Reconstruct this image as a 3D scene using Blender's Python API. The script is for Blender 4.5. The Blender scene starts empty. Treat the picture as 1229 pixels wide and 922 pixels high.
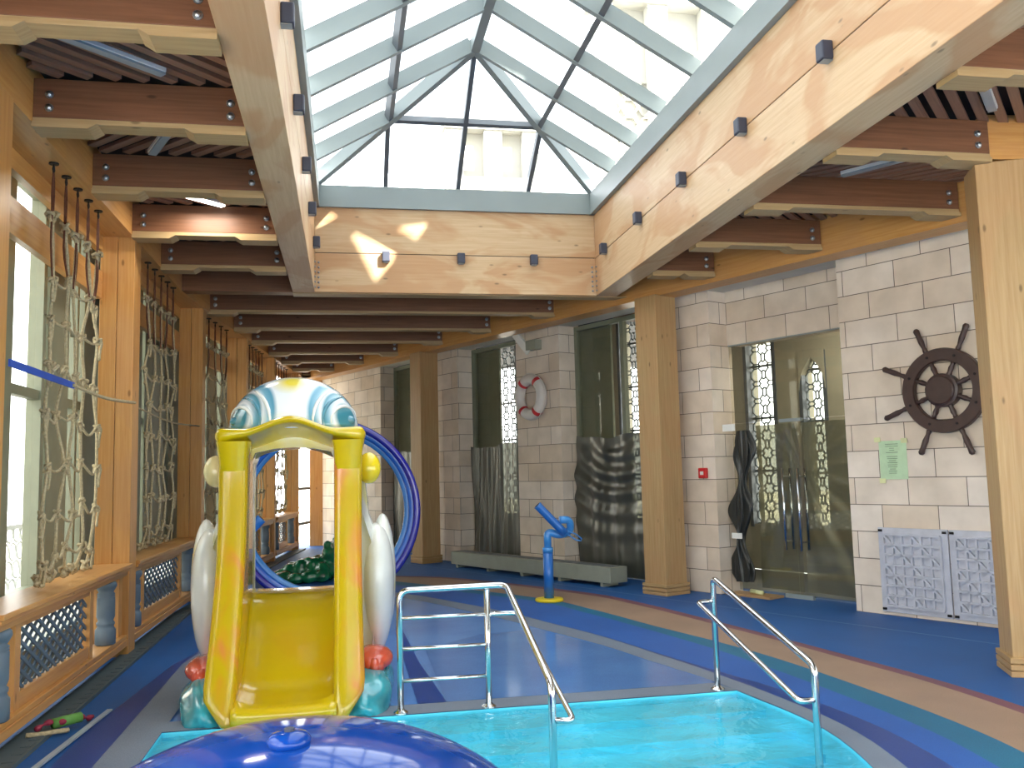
import bpy, math, random
from mathutils import Vector, Matrix, geometry
random.seed(7)
PI = math.pi
SC = bpy.context.scene
COL = SC.collection
D = bpy.data

# ------------------------------------------------------------------ materials
def newmat(name):
    m = D.materials.new(name); m.use_nodes = True
    nt = m.node_tree
    for n in list(nt.nodes): nt.nodes.remove(n)
    out = nt.nodes.new('ShaderNodeOutputMaterial')
    return m, nt, out

def N(nt, typ, **kw):
    n = nt.nodes.new(typ)
    for k, v in kw.items():
        if k.startswith('i_'):
            n.inputs[k[2:].replace('_', ' ')].default_value = v
        else:
            setattr(n, k, v)
    return n

def L(nt, a, ao, b, bi): nt.links.new(a.outputs[ao], b.inputs[bi])

def s2l(c):
    return tuple(((x/255)/12.92 if x/255 <= 0.04045 else ((x/255+0.055)/1.055)**2.4) for x in c)

def ramp(nt, stops):
    r = N(nt, 'ShaderNodeValToRGB')
    e = r.color_ramp.elements
    while len(e) < len(stops): e.new(0.5)
    for k, (p, c) in enumerate(stops):
        e[k].position = p; e[k].color = (*c, 1)
    return r

def principled(nt, out, rough=0.5, metal=0.0, coat=0.0, spec=0.5):
    p = N(nt, 'ShaderNodeBsdfPrincipled')
    p.inputs['Roughness'].default_value = rough
    p.inputs['Metallic'].default_value = metal
    p.inputs['Coat Weight'].default_value = coat
    p.inputs['Coat Roughness'].default_value = 0.05
    p.inputs['Specular IOR Level'].default_value = spec
    L(nt, p, 'BSDF', out, 'Surface')
    return p

def plain(name, rgb, rough=0.5, metal=0.0, coat=0.0, var=0.12, scale=6.0, bump=0.0, bscale=60.0, spec=0.5, lin=False):
    """a colour with a soft procedural mottling"""
    m, nt, out = newmat(name)
    p = principled(nt, out, rough, metal, coat, spec)
    c = rgb if lin else s2l(rgb)
    tc = N(nt, 'ShaderNodeTexCoord')
    nz = N(nt, 'ShaderNodeTexNoise', i_Scale=scale, i_Detail=4.0)
    L(nt, tc, 'Object', nz, 'Vector')
    r = ramp(nt, [(0.3, tuple(x*(1-var) for x in c)), (0.7, tuple(min(1, x*(1+var)) for x in c))])
    L(nt, nz, 'Fac', r, 'Fac'); L(nt, r, 'Color', p, 'Base Color')
    if bump:
        b = N(nt, 'ShaderNodeTexNoise', i_Scale=bscale, i_Detail=3.0)
        L(nt, tc, 'Object', b, 'Vector')
        bm = N(nt, 'ShaderNodeBump', i_Strength=bump, i_Distance=0.01)
        L(nt, b, 'Fac', bm, 'Height'); L(nt, bm, 'Normal', p, 'Normal')
    return m

def wood(name, a, b, rough=0.45, stain=0.0, knots=True):
    m, nt, out = newmat(name)
    p = principled(nt, out, rough, spec=0.35)
    A, B = s2l(a), s2l(b)
    uv = N(nt, 'ShaderNodeUVMap')
    mp = N(nt, 'ShaderNodeMapping'); mp.inputs['Scale'].default_value = (0.7, 16, 1)
    L(nt, uv, 'UV', mp, 'Vector')
    n1 = N(nt, 'ShaderNodeTexNoise', i_Scale=2.2, i_Detail=5.0, i_Roughness=0.6, i_Distortion=0.4)
    L(nt, mp, 'Vector', n1, 'Vector')
    r = ramp(nt, [(0.28, B), (0.62, A), (0.8, tuple(min(1, x*1.08) for x in A))])
    L(nt, n1, 'Fac', r, 'Fac')
    last = r
    if stain:
        mp2 = N(nt, 'ShaderNodeMapping'); mp2.inputs['Scale'].default_value = (0.5, 1.1, 1)
        L(nt, uv, 'UV', mp2, 'Vector')
        n2 = N(nt, 'ShaderNodeTexNoise', i_Scale=1.7, i_Detail=3.0, i_Distortion=1.2)
        L(nt, mp2, 'Vector', n2, 'Vector')
        r2 = ramp(nt, [(0.46, (0, 0, 0)), (0.56, (stain, stain, stain))])
        L(nt, n2, 'Fac', r2, 'Fac')
        mx = N(nt, 'ShaderNodeMix', data_type='RGBA'); mx.inputs[7].default_value = (*s2l((184, 136, 94)), 1)
        L(nt, r2, 'Color', mx, 0); L(nt, last, 'Color', mx, 6)
        last = mx
    if knots:
        mp3 = N(nt, 'ShaderNodeMapping'); mp3.inputs['Scale'].default_value = (2.2, 5.5, 1)
        L(nt, uv, 'UV', mp3, 'Vector')
        vo = N(nt, 'ShaderNodeTexVoronoi', i_Scale=1.0, i_Randomness=1.0)
        L(nt, mp3, 'Vector', vo, 'Vector')
        r3 = ramp(nt, [(0.04, (0.75, 0.75, 0.75)), (0.09, (0, 0, 0))])
        L(nt, vo, 'Distance', r3, 'Fac')
        mx = N(nt, 'ShaderNodeMix', data_type='RGBA'); mx.inputs[7].default_value = (*[x*0.35 for x in B], 1)
        L(nt, r3, 'Color', mx, 0)
        L(nt, last, 2 if last.bl_idname == 'ShaderNodeMix' else 'Color', mx, 6)
        last = mx
    L(nt, last, 2 if last.bl_idname == 'ShaderNodeMix' else 'Color', p, 'Base Color')
    return m

def stone_mat():
    m, nt, out = newmat('ashlar_stone')
    p = principled(nt, out, 0.75, spec=0.25)
    uv = N(nt, 'ShaderNodeUVMap')
    br = N(nt, 'ShaderNodeTexBrick', offset=0.5, i_Scale=1.0)
    br.inputs['Color1'].default_value = (*s2l((232, 220, 206)), 1)
    br.inputs['Color2'].default_value = (*s2l((216, 198, 176)), 1)
    br.inputs['Mortar'].default_value = (*s2l((112, 100, 88)), 1)
    br.inputs['Mortar Size'].default_value = 0.0045
    br.inputs['Mortar Smooth'].default_value = 0.2
    br.inputs['Bias'].default_value = -0.1
    br.inputs['Brick Width'].default_value = 0.62
    br.inputs['Row Height'].default_value = 0.29
    L(nt, uv, 'UV', br, 'Vector')
    nz = N(nt, 'ShaderNodeTexNoise', i_Scale=3.0, i_Detail=6.0); L(nt, uv, 'UV', nz, 'Vector')
    r = ramp(nt, [(0.3, (0.86, 0.85, 0.84)), (0.7, (1.05, 1.05, 1.06))])
    L(nt, nz, 'Fac', r, 'Fac')
    mx = N(nt, 'ShaderNodeMix', data_type='RGBA', blend_type='MULTIPLY'); mx.inputs[0].default_value = 1
    L(nt, br, 'Color', mx, 6); L(nt, r, 'Color', mx, 7); L(nt, mx, 2, p, 'Base Color')
    bm = N(nt, 'ShaderNodeBump', i_Strength=0.5, i_Distance=0.006, invert=True)
    L(nt, br, 'Fac', bm, 'Height'); L(nt, bm, 'Normal', p, 'Normal')
    return m

def see_through(name, tint, fac, gloss_rough=0.02, body=None, ior=1.45, bump=0.0, bscale=3.0):
    """tinted sheet that lets light through with a mirror sheen; body = dull colour mixed in by fac"""
    m, nt, out = newmat(name)
    tr = N(nt, 'ShaderNodeBsdfTransparent'); tr.inputs['Color'].default_value = (*tint, 1)
    gl = N(nt, 'ShaderNodeBsdfGlossy'); gl.inputs['Roughness'].default_value = gloss_rough
    lw_ = N(nt, 'ShaderNodeLayerWeight')   # Schlick-like sheen, the same from both sides of the sheet
    pw = N(nt, 'ShaderNodeMath', operation='POWER'); pw.inputs[1].default_value = 5.0; L(nt, lw_, 'Facing', pw, 0)
    r0 = ((ior-1)/(ior+1))**2*1.8
    fr = N(nt, 'ShaderNodeMath', operation='MULTIPLY_ADD'); fr.inputs[1].default_value = 0.9; fr.inputs[2].default_value = r0
    L(nt, pw, 0, fr, 0)
    last = tr
    if body is not None:
        df = N(nt, 'ShaderNodeBsdfPrincipled'); df.inputs['Base Color'].default_value = (*body, 1)
        df.inputs['Roughness'].default_value = 0.35
        mx = N(nt, 'ShaderNodeMixShader'); mx.inputs[0].default_value = fac
        L(nt, tr, 0, mx, 1); L(nt, df, 0, mx, 2); last = mx
    m2 = N(nt, 'ShaderNodeMixShader')
    L(nt, fr, 0, m2, 0); L(nt, last, 0, m2, 1); L(nt, gl, 0, m2, 2); L(nt, m2, 0, out, 'Surface')
    if bump:
        tc = N(nt, 'ShaderNodeTexCoord')
        nz = N(nt, 'ShaderNodeTexNoise', i_Scale=bscale, i_Detail=3.0, i_Distortion=0.5); L(nt, tc, 'Object', nz, 'Vector')
        b = N(nt, 'ShaderNodeBump', i_Strength=bump, i_Distance=0.05)
        L(nt, nz, 'Fac', b, 'Height'); L(nt, b, 'Normal', gl, 'Normal'); L(nt, b, 'Normal', lw_, 'Normal')
    return m

def emit(name, rgb, strength):
    m, nt, out = newmat(name)
    e = N(nt, 'ShaderNodeEmission', i_Strength=strength); e.inputs['Color'].default_value = (*rgb, 1)
    L(nt, e, 0, out, 'Surface')
    return m

def duck_yellow():
    """gel-coat yellow with an airbrushed orange cast along the low outer edges"""
    m, nt, out = newmat('yellow_gelcoat')
    p = principled(nt, out, 0.22, coat=0.6)
    tc = N(nt, 'ShaderNodeTexCoord')
    nz = N(nt, 'ShaderNodeTexNoise', i_Scale=1.5, i_Detail=2.0); L(nt, tc, 'Object', nz, 'Vector')
    r = ramp(nt, [(0.40, s2l((196, 174, 4))), (0.62, s2l((200, 170, 8))), (0.80, s2l((202, 156, 24)))])
    L(nt, nz, 'Fac', r, 'Fac'); L(nt, r, 'Color', p, 'Base Color')
    return m

def wall_yellow():
    m, nt, out = newmat('yellow_orange_gelcoat')
    p = principled(nt, out, 0.22, coat=0.6)
    tc = N(nt, 'ShaderNodeTexCoord')
    mp = N(nt, 'ShaderNodeMapping'); mp.inputs['Scale'].default_value = (1.2, 1.2, 0.55)
    L(nt, tc, 'Object', mp, 'Vector')
    nz = N(nt, 'ShaderNodeTexNoise', i_Scale=3.2, i_Detail=2.0, i_Distortion=0.6); L(nt, mp, 'Vector', nz, 'Vector')
    r = ramp(nt, [(0.46, s2l((186, 158, 6))), (0.56, s2l((194, 150, 22))), (0.70, s2l((204, 128, 58)))])
    L(nt, nz, 'Fac', r, 'Fac'); L(nt, r, 'Color', p, 'Base Color')
    return m

def duck_white():
    m, nt, out = newmat('white_gelcoat_with_yellow')
    p = principled(nt, out, 0.22, coat=0.6)
    tc = N(nt, 'ShaderNodeTexCoord')
    nz = N(nt, 'ShaderNodeTexNoise', i_Scale=2.6, i_Detail=2.0); L(nt, tc, 'Object', nz, 'Vector')
    r = ramp(nt, [(0.50, s2l((232, 236, 232))), (0.62, s2l((238, 232, 170))), (0.75, s2l((232, 214, 80)))])
    L(nt, nz, 'Fac', r, 'Fac'); L(nt, r, 'Color', p, 'Base Color')
    return m

def head_mat(cx, eyes):
    """white head, painted blue rings round each eye and a yellow patch on the brow"""
    m, nt, out = newmat('painted_bird_head')
    p = principled(nt, out, 0.2, coat=0.7)
    tc = N(nt, 'ShaderNodeTexCoord')
    ds = []
    for e in eyes:
        v = N(nt, 'ShaderNodeVectorMath', operation='DISTANCE'); v.inputs[1].default_value = e
        L(nt, tc, 'Object', v, 0); ds.append(v)
    mn = N(nt, 'ShaderNodeMath', operation='MINIMUM')
    L(nt, ds[0], 'Value', mn, 0); L(nt, ds[1], 'Value', mn, 1)
    W_, B_, T_ = s2l((226, 234, 240)), s2l((120, 172, 196)), s2l((58, 130, 150))
    r = ramp(nt, [(0.0, T_), (0.10, T_), (0.14, W_), (0.19, B_), (0.225, T_), (0.25, W_), (0.29, B_), (0.33, s2l((84, 150, 178))), (0.36, W_), (1.0, W_)])
    L(nt, mn, 'Value', r, 'Fac')
    dy = N(nt, 'ShaderNodeVectorMath', operation='DISTANCE'); dy.inputs[1].default_value = (cx, 7.14, 2.36)
    L(nt, tc, 'Object', dy, 0)
    r2 = ramp(nt, [(0.05, (1, 1, 1)), (0.17, (0, 0, 0))]); L(nt, dy, 'Value', r2, 'Fac')
    mx = N(nt, 'ShaderNodeMix', data_type='RGBA'); mx.inputs[7].default_value = (*s2l((226, 208, 70)), 1)
    L(nt, r2, 'Color', mx, 0); L(nt, r, 'Color', mx, 6); L(nt, mx, 2, p, 'Base Color')
    return m

def floor_mat(name, rgb, rough=0.55, speck=0.18, spec=0.4, wet=False):
    m, nt, out = newmat(name)
    p = principled(nt, out, rough, spec=spec)
    c = s2l(rgb)
    tc = N(nt, 'ShaderNodeTexCoord')
    n1 = N(nt, 'ShaderNodeTexNoise', i_Scale=220.0, i_Detail=2.0); L(nt, tc, 'Object', n1, 'Vector')
    n2 = N(nt, 'ShaderNodeTexNoise', i_Scale=1.3, i_Detail=4.0); L(nt, tc, 'Object', n2, 'Vector')
    r1 = ramp(nt, [(0.35, tuple(x*(1-speck) for x in c)), (0.65, tuple(min(1, x*(1+speck)) for x in c))])
    r2 = ramp(nt, [(0.3, (0.85, 0.87, 0.9)), (0.7, (1.1, 1.1, 1.08))])
    L(nt, n1, 'Fac', r1, 'Fac'); L(nt, n2, 'Fac', r2, 'Fac')
    mx = N(nt, 'ShaderNodeMix', data_type='RGBA', blend_type='MULTIPLY'); mx.inputs[0].default_value = 1
    L(nt, r1, 'Color', mx, 6); L(nt, r2, 'Color', mx, 7); L(nt, mx, 2, p, 'Base Color')
    nb = N(nt, 'ShaderNodeTexNoise', i_Scale=(9.0 if wet else 160.0), i_Detail=3.0); L(nt, tc, 'Object', nb, 'Vector')
    b = N(nt, 'ShaderNodeBump', i_Strength=0.12 if wet else 0.25, i_Distance=0.01 if wet else 0.004)
    L(nt, nb, 'Fac', b, 'Height'); L(nt, b, 'Normal', p, 'Normal')
    return m

M = dict(
    pale=wood('pale_spruce_glulam', (206, 178, 142), (192, 160, 122), stain=0.6),
    col=wood('spruce_column', (182, 152, 108), (166, 132, 88), stain=0.25),
    orange=wood('lacquered_orange_pine', (204, 154, 92), (188, 130, 68), rough=0.35, stain=0.3),
    brown=wood('brown_stained_beam', (122, 82, 58), (100, 66, 44), knots=True),
    board=wood('pale_soffit_board', (172, 146, 106), (154, 126, 88)),
    slat=wood('brown_ceiling_slat', (146, 108, 88), (120, 86, 68), knots=False),
    stone=stone_mat(),
    dark=plain('dark_ceiling_void', (28, 27, 34), 0.8),
    soffit=plain('white_soffit', (196, 194, 186), 0.7, var=0.06),
    alu=plain('grey_coated_aluminium', (142, 152, 152), 0.45, var=0.04, scale=2),
    alud=plain('dark_and_shaded_aluminium', (96, 102, 108), 0.45, var=0.05),  # dark grey; on the skylight purlins it stands in for underside shade
    mull=plain('olive_grey_window_frame', (128, 132, 112), 0.5, var=0.06),
    steel=plain('polished_steel', (205, 210, 214), 0.14, metal=1.0, var=0.04),
    bolt=plain('zinc_bolt', (150, 155, 160), 0.35, metal=1.0, var=0.05),
    lamp=plain('anthracite_lamp_box', (58, 62, 78), 0.5, var=0.06),
    tube_off=plain('frosted_tube_cover', (150, 158, 162), 0.35, var=0.03),
    tube_on=emit('lit_tube', (1.0, 0.95, 0.85), 9.0),
    bulb=emit('lit_bulb', (1.0, 0.85, 0.6), 30.0),
    skyglass=see_through('skylight_glass', (0.50, 0.52, 0.53), 0, 0.02, ior=1.3),
    glass=see_through('window_glass', (0.82, 0.82, 0.77), 0, 0.02, ior=1.4),
    film=see_through('dark_plastic_film', (0.22, 0.23, 0.18), 0.82, 0.30, body=(0.050, 0.054, 0.042), ior=1.75),
    filmdoor=see_through('olive_plastic_film', (0.55, 0.55, 0.42), 0.80, 0.25, body=(0.36, 0.335, 0.255), ior=1.5),
    filmblack=plain('bunched_black_film', (40, 42, 40), 0.38, var=0.1),
    water=see_through('pool_water', (0.82, 0.97, 1.0), 0, 0.03, ior=1.33, bump=0.35, bscale=5.0),
    pool=plain('turquoise_pool_lining', (96, 216, 240), 0.35, var=0.14, scale=2.2),
    f_blue=floor_mat('blue_rubber_floor', (24, 88, 156)),
    f_maroon=floor_mat('maroon_rubber_band', (118, 78, 92)),
    f_tan=floor_mat('tan_rubber_band', (156, 130, 112)),
    f_teal=floor_mat('teal_rubber_band', (32, 104, 138)),
    f_mid=floor_mat('mid_blue_rubber_band', (42, 92, 168)),
    f_navy=floor_mat('navy_tile_band', (24, 60, 132), 0.35),
    f_grey=floor_mat('grey_coping', (116, 128, 146), 0.45),
    f_lgrey=floor_mat('light_grey_coping', (132, 150, 176), 0.45),
    f_wet=floor_mat('wet_blue_tray', (82, 126, 188), 0.12, spec=0.6, wet=True),
    f_wetlight=floor_mat('wet_light_blue_tray', (90, 136, 200), 0.2, spec=0.5, wet=True),
    f_line=floor_mat('pale_seam_line', (110, 150, 190)),
    gutter=plain('grey_gutter_grating', (78, 92, 98), 0.6),
    yellow=duck_yellow(), ywall=wall_yellow(), dwhite=duck_white(),
    white=plain('white_gelcoat', (228, 232, 230), 0.22, coat=0.6, var=0.04),
    knob=plain('yellow_gelcoat_knob', (228, 204, 30), 0.2, coat=0.6, var=0.06),
    knobw=plain('cream_gelcoat_knob', (236, 226, 168), 0.2, coat=0.6, var=0.1),
    red=plain('coral_red_gelcoat', (216, 84, 58), 0.25, coat=0.5, var=0.12),
    wave=plain('turquoise_gelcoat', (52, 160, 178), 0.22, coat=0.6, var=0.35, scale=5),
    lid=plain('teal_eyelid_gelcoat', (74, 136, 158), 0.22, coat=0.6, var=0.1),
    dome=plain('glossy_royal_blue', (12, 64, 150), 0.09, coat=0.0, spec=0.42, var=0.06, scale=2),
    h_in=plain('sky_blue_hoop', (66, 140, 214), 0.2, coat=0.6, var=0.06),
    h_mid=plain('blue_hoop', (38, 100, 196), 0.2, coat=0.6, var=0.06),
    h_out=plain('violet_blue_hoop', (38, 40, 150), 0.2, coat=0.6, var=0.06),
    cannon=plain('blue_painted_pipe', (34, 108, 190), 0.35, coat=0.3, var=0.06),
    cannonl=plain('light_blue_painted_pipe', (62, 142, 214), 0.3, coat=0.3, var=0.06),
    ybase=plain('yellow_base_plate', (232, 206, 30), 0.4, var=0.06),
    green=plain('glossy_dark_green', (22, 112, 74), 0.14, coat=0.8, var=0.35, scale=7),
    rad=plain('sage_grey_metal', (148, 152, 138), 0.5, var=0.05),
    slate=plain('slate_blue_paint', (92, 110, 128), 0.45, var=0.1),
    rope=plain('hemp_rope', (178, 164, 132), 0.9, var=0.25, scale=60, bump=0.6, bscale=180),
    cord=plain('red_brown_cord', (92, 52, 36), 0.8, var=0.2, scale=40),
    hook=plain('black_iron_hook', (34, 32, 34), 0.5, metal=0.6),
    strap=plain('blue_webbing', (30, 72, 170), 0.7, var=0.1),
    wheel=plain('dark_mahogany', (66, 48, 44), 0.4, var=0.15, scale=12),
    paper=plain('pale_green_paper', (188, 214, 176), 0.8, var=0.06, scale=14),
    ink=plain('faded_ink', (120, 140, 118), 0.8),
    tape=plain('clear_yellow_tape', (212, 214, 160), 0.4),
    carve=plain('white_carved_plaster', (188, 190, 200), 0.7, var=0.08, scale=9),
    callred=plain('red_plastic', (196, 30, 36), 0.35, var=0.04),
    wht=plain('white_plastic', (225, 225, 220), 0.4, var=0.03),
    ringw=plain('white_lifebuoy', (216, 210, 204), 0.5, var=0.05),
    ringr=plain('red_lifebuoy_band', (196, 44, 48), 0.5, var=0.06),
    lattice=plain('grey_metal_lattice', (96, 104, 104), 0.5, var=0.05),
    latwhite=plain('white_garden_lattice', (196, 200, 200), 0.6, var=0.05),
    outer=plain('beige_corridor_plaster', (172, 166, 146), 0.8, var=0.05),
    outfloor=plain('grey_corridor_floor', (96, 98, 92), 0.4, var=0.1),
    corrceil=plain('brown_corridor_ceiling', (118, 84, 62), 0.6, var=0.08),
    facade=plain('pale_facade_stone', (206, 204, 196), 0.8, var=0.06, scale=1),
    ground=plain('pale_paving', (190, 186, 176), 0.8, var=0.08),
    leaf=plain('yellow_green_leaves', (150, 172, 70), 0.7, var=0.3, scale=5),
    stick=plain('grey_plastic_strip', (160, 172, 184), 0.4),
    toyg=plain('green_wrapper', (96, 150, 70), 0.5), toyr=plain('crimson_cord', (140, 30, 60), 0.6),
    tanboard=wood('raw_plywood', (180, 146, 104), (160, 124, 84)),
)

# ------------------------------------------------------------------ mesh building
class MB:
    def __init__(s): s.v = []; s.f = []; s.uv = []; s.mi = []; s.m = 0
    def add(s, vs, fs, uvs=None):
        o = len(s.v); s.v += [tuple(p) for p in vs]
        for k, f in enumerate(fs):
            s.f.append(tuple(o+i for i in f)); s.mi.append(s.m)
            if uvs: s.uv.append(uvs[k])
            else:
                P = [Vector(vs[i]) for i in f]
                n = (P[1]-P[0]).cross(P[-1]-P[0])
                a = max(range(3), key=lambda t: abs(n[t]))
                ij = [(1, 2), (0, 2), (0, 1)][a]
                s.uv.append([(p[ij[0]], p[ij[1]]) for p in P])
        return s
    def frame_box(s, o, ax, ay, az, stoneuv=None):
        """box with corner o and edge vectors; UV u runs along the longest edge"""
        o, E = Vector(o), [Vector(ax), Vector(ay), Vector(az)]
        ln = [e.length for e in E]
        if E[0].cross(E[1]).dot(E[2]) < 0: o = o+E[0]; E[0] = -E[0]
        vs = [o+E[0]*i+E[1]*j+E[2]*k for k in (0, 1) for j in (0, 1) for i in (0, 1)]
        fs = [((0, 2, 3, 1), 0, 1), ((4, 5, 7, 6), 0, 1), ((0, 1, 5, 4), 0, 2), ((2, 6, 7, 3), 0, 2), ((0, 4, 6, 2), 1, 2), ((1, 3, 7, 5), 1, 2)]
        ro, rv = random.uniform(0, 20), random.uniform(0, 20)
        F, U = [], []
        for f, a, b in fs:
            uv = []
            for i in f:
                c = (i & 1, (i >> 1) & 1, i >> 2)
                if stoneuv is not None:
                    u0, z0 = stoneuv
                    u = (u0+c[0]*ln[0]) if 0 in (a, b) else (u0+0.37+c[1]*ln[1])
                    w = z0+c[2]*ln[2] if 2 in (a, b) else c[1]*ln[1]
                    uv.append((u, w))
                else:
                    ca, cb = c[a]*ln[a], c[b]*ln[b]
                    uv.append((ca+ro, cb+rv) if ln[a] >= ln[b] else (cb+ro, ca+rv))
            F.append(f); U.append(uv)
        return s.add(vs, F, U)
    def box(s, x0, x1, y0, y1, z0, z1):
        return s.frame_box((x0, y0, z0), (x1-x0, 0, 0), (0, y1-y0, 0), (0, 0, z1-z0))
    def bar(s, a, b, w, h, up=(0, 0, 1)):
        """rectangular bar from a to b; w across, h along up, centred"""
        a, b, up = Vector(a), Vector(b), Vector(up)
        d = b-a; side = d.cross(up)
        if side.length < 1e-6: side = d.cross(Vector((1, 0, 0)))
        side.normalize(); u = side.cross(d).normalized()
        return s.frame_box(a-side*w/2-u*h/2, d, side*w, u*h)
    def tube(s, path, r, n=10, closed=False, caps=True):
        P = [Vector(p) for p in path]; K = len(P)
        R = r if isinstance(r, (list, tuple)) else [r]*K
        T = []
        for i in range(K):
            if closed: t = P[(i+1) % K]-P[i-1]
            else: t = P[min(i+1, K-1)]-P[max(i-1, 0)]
            T.append(t.normalized() if t.length > 1e-9 else Vector((0, 0, 1)))
        ref = Vector((0, 0, 1)) if abs(T[0].z) < 0.9 else Vector((1, 0, 0))
        nrm = (ref-T[0]*ref.dot(T[0])).normalized()
        vs, fs = [], []
        for i in range(K):
            nrm = nrm-T[i]*nrm.dot(T[i])
            nrm = nrm.normalized() if nrm.length > 1e-6 else T[i].orthogonal().normalized()
            bi = T[i].cross(nrm)
            for k in range(n):
                a = 2*PI*k/n
                vs.append(P[i]+(nrm*math.cos(a)+bi*math.sin(a))*R[i])
        for i in range(K if closed else K-1):
            j = (i+1) % K
            for k in range(n):
                fs.append((i*n+k, i*n+(k+1) % n, j*n+(k+1) % n, j*n+k))
        if caps and not closed:
            fs.append(tuple(range(n-1, -1, -1))); fs.append(tuple((K-1)*n+k for k in range(n)))
        return s.add(vs, fs)
    def lathe(s, prof, o=(0, 0, 0), n=20, axis=(0, 0, 1)):
        """prof: (radius, height) list from bottom to top, closed with caps"""
        az = Vector(axis).normalized(); ax = az.orthogonal().normalized(); ay = az.cross(ax); o = Vector(o)
        vs, fs = [], []
        for r, h in prof:
            for k in range(n):
                a = 2*PI*k/n; vs.append(o+az*h+(ax*math.cos(a)+ay*math.sin(a))*r)
        for i in range(len(prof)-1):
            for k in range(n): fs.append((i*n+k, i*n+(k+1) % n, (i+1)*n+(k+1) % n, (i+1)*n+k))
        fs.append(tuple(range(n-1, -1, -1))); fs.append(tuple((len(prof)-1)*n+k for k in range(n)))
        return s.add(vs, fs)
    def ell(s, c, rad, nu=24, nv=14, fn=None, zlo=-1.0):
        c = Vector(c); vs, fs = [], []
        t0 = math.asin(zlo)
        for j in range(nv+1):
            t = t0+(PI/2-t0)*j/nv
            for i in range(nu):
                a = 2*PI*i/nu
                p = Vector((math.cos(t)*math.cos(a), math.cos(t)*math.sin(a), math.sin(t)))
                k = fn(p) if fn else 1.0
                vs.append(c+Vector((p.x*rad[0]*k, p.y*rad[1]*k, p.z*rad[2]*k)))
        for j in range(nv):
            for i in range(nu):
                fs.append((j*nu+i, j*nu+(i+1) % nu, (j+1)*nu+(i+1) % nu, (j+1)*nu+i))
        if zlo > -0.999: fs.append(tuple(range(nu-1, -1, -1)))
        return s.add(vs, fs)
    def grid(s, fn, nu, nv, uvs=(1, 1)):
        vs = [fn(i/nu, j/nv) for j in range(nv+1) for i in range(nu+1)]
        fs, U = [], []
        for j in range(nv):
            for i in range(nu):
                a = j*(nu+1)+i; f = (a, a+1, a+nu+2, a+nu+1); fs.append(f)
                U.append([(i/nu*uvs[0], j/nv*uvs[1]), ((i+1)/nu*uvs[0], j/nv*uvs[1]), ((i+1)/nu*uvs[0], (j+1)/nv*uvs[1]), (i/nu*uvs[0], (j+1)/nv*uvs[1])])
        return s.add(vs, fs, U)
    def prism(s, poly, o, ax, ay, az):
        """polygon (a,b) in the ax,ay plane extruded by the vector az"""
        o, ax, ay, az = Vector(o), Vector(ax), Vector(ay), Vector(az); n = len(poly)
        b = [o+ax*p[0]+ay*p[1] for p in poly]; vs = b+[p+az for p in b]
        area = sum(poly[i][0]*poly[(i+1) % n][1]-poly[(i+1) % n][0]*poly[i][1] for i in range(n))
        flip = (area < 0) ^ (ax.cross(ay).dot(az) < 0)
        fs = [tuple(range(n-1, -1, -1)), tuple(range(n, 2*n))]+[(i, (i+1) % n, n+(i+1) % n, n+i) for i in range(n)]
        if flip: fs = [tuple(reversed(f)) for f in fs]
        return s.add(vs, fs)
    def build(s, name, mat, parent=None, smooth=False, bevel=0.0, sub=0):
        me = D.meshes.new(name); me.from_pydata(s.v, [], s.f)
        for m in (mat if isinstance(mat, (list, tuple)) else [mat]): me.materials.append(m)
        ul = me.uv_layers.new(name='UVMap')
        flat = [c for f in s.uv for p in f for c in p]
        ul.data.foreach_set('uv', flat)
        me.polygons.foreach_set('material_index', s.mi)
        me.polygons.foreach_set('use_smooth', [bool(smooth)]*len(me.polygons))
        me.update()
        o = D.objects.new(name, me); COL.objects.link(o)
        if parent is not None:
            o.parent = parent; o.matrix_parent_inverse = parent.matrix_world.inverted()
        if bevel:
            b = o.modifiers.new('bevel', 'BEVEL'); b.width = bevel; b.segments = 2; b.limit_method = 'ANGLE'
        if sub:
            b = o.modifiers.new('sub', 'SUBSURF'); b.levels = sub; b.render_levels = sub
        return o

def tag(o, label, cat, group=None, kind=None):
    o['label'] = label; o['category'] = cat
    if group: o['group'] = group
    if kind: o['kind'] = kind
    return o

def empty(name, loc, label, cat, group=None, kind=None):
    o = D.objects.new(name, None); COL.objects.link(o); o.location = loc
    o.empty_display_size = 0.1
    o.matrix_world = Matrix.Translation(Vector(loc))
    return tag(o, label, cat, group, kind)

def dup(root, loc, label, rotz=None):
    r = root.copy(); COL.objects.link(r); r.location = loc; r['label'] = label
    if rotz is not None: r.rotation_euler = (0, 0, rotz)
    for ch in list(root.children):
        c = ch.copy(); COL.objects.link(c); c.parent = r; c.matrix_parent_inverse = ch.matrix_parent_inverse.copy()
        for g in list(ch.children):
            d = g.copy(); COL.objects.link(d); d.parent = c; d.matrix_parent_inverse = g.matrix_parent_inverse.copy()
    return r

def fillet(pts, r, n=6):
    P = [Vector(p) for p in pts]; out = [P[0]]
    for i in range(1, len(P)-1):
        a, b, c = P[i-1], P[i], P[i+1]
        rr = min(r, (a-b).length*0.49, (c-b).length*0.49)
        p0, p1 = b+(a-b).normalized()*rr, b+(c-b).normalized()*rr
        for k in range(n+1):
            t = k/n; out.append(p0*(1-t)**2+b*2*t*(1-t)+p1*t*t)
    out.append(P[-1]); return out

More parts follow.
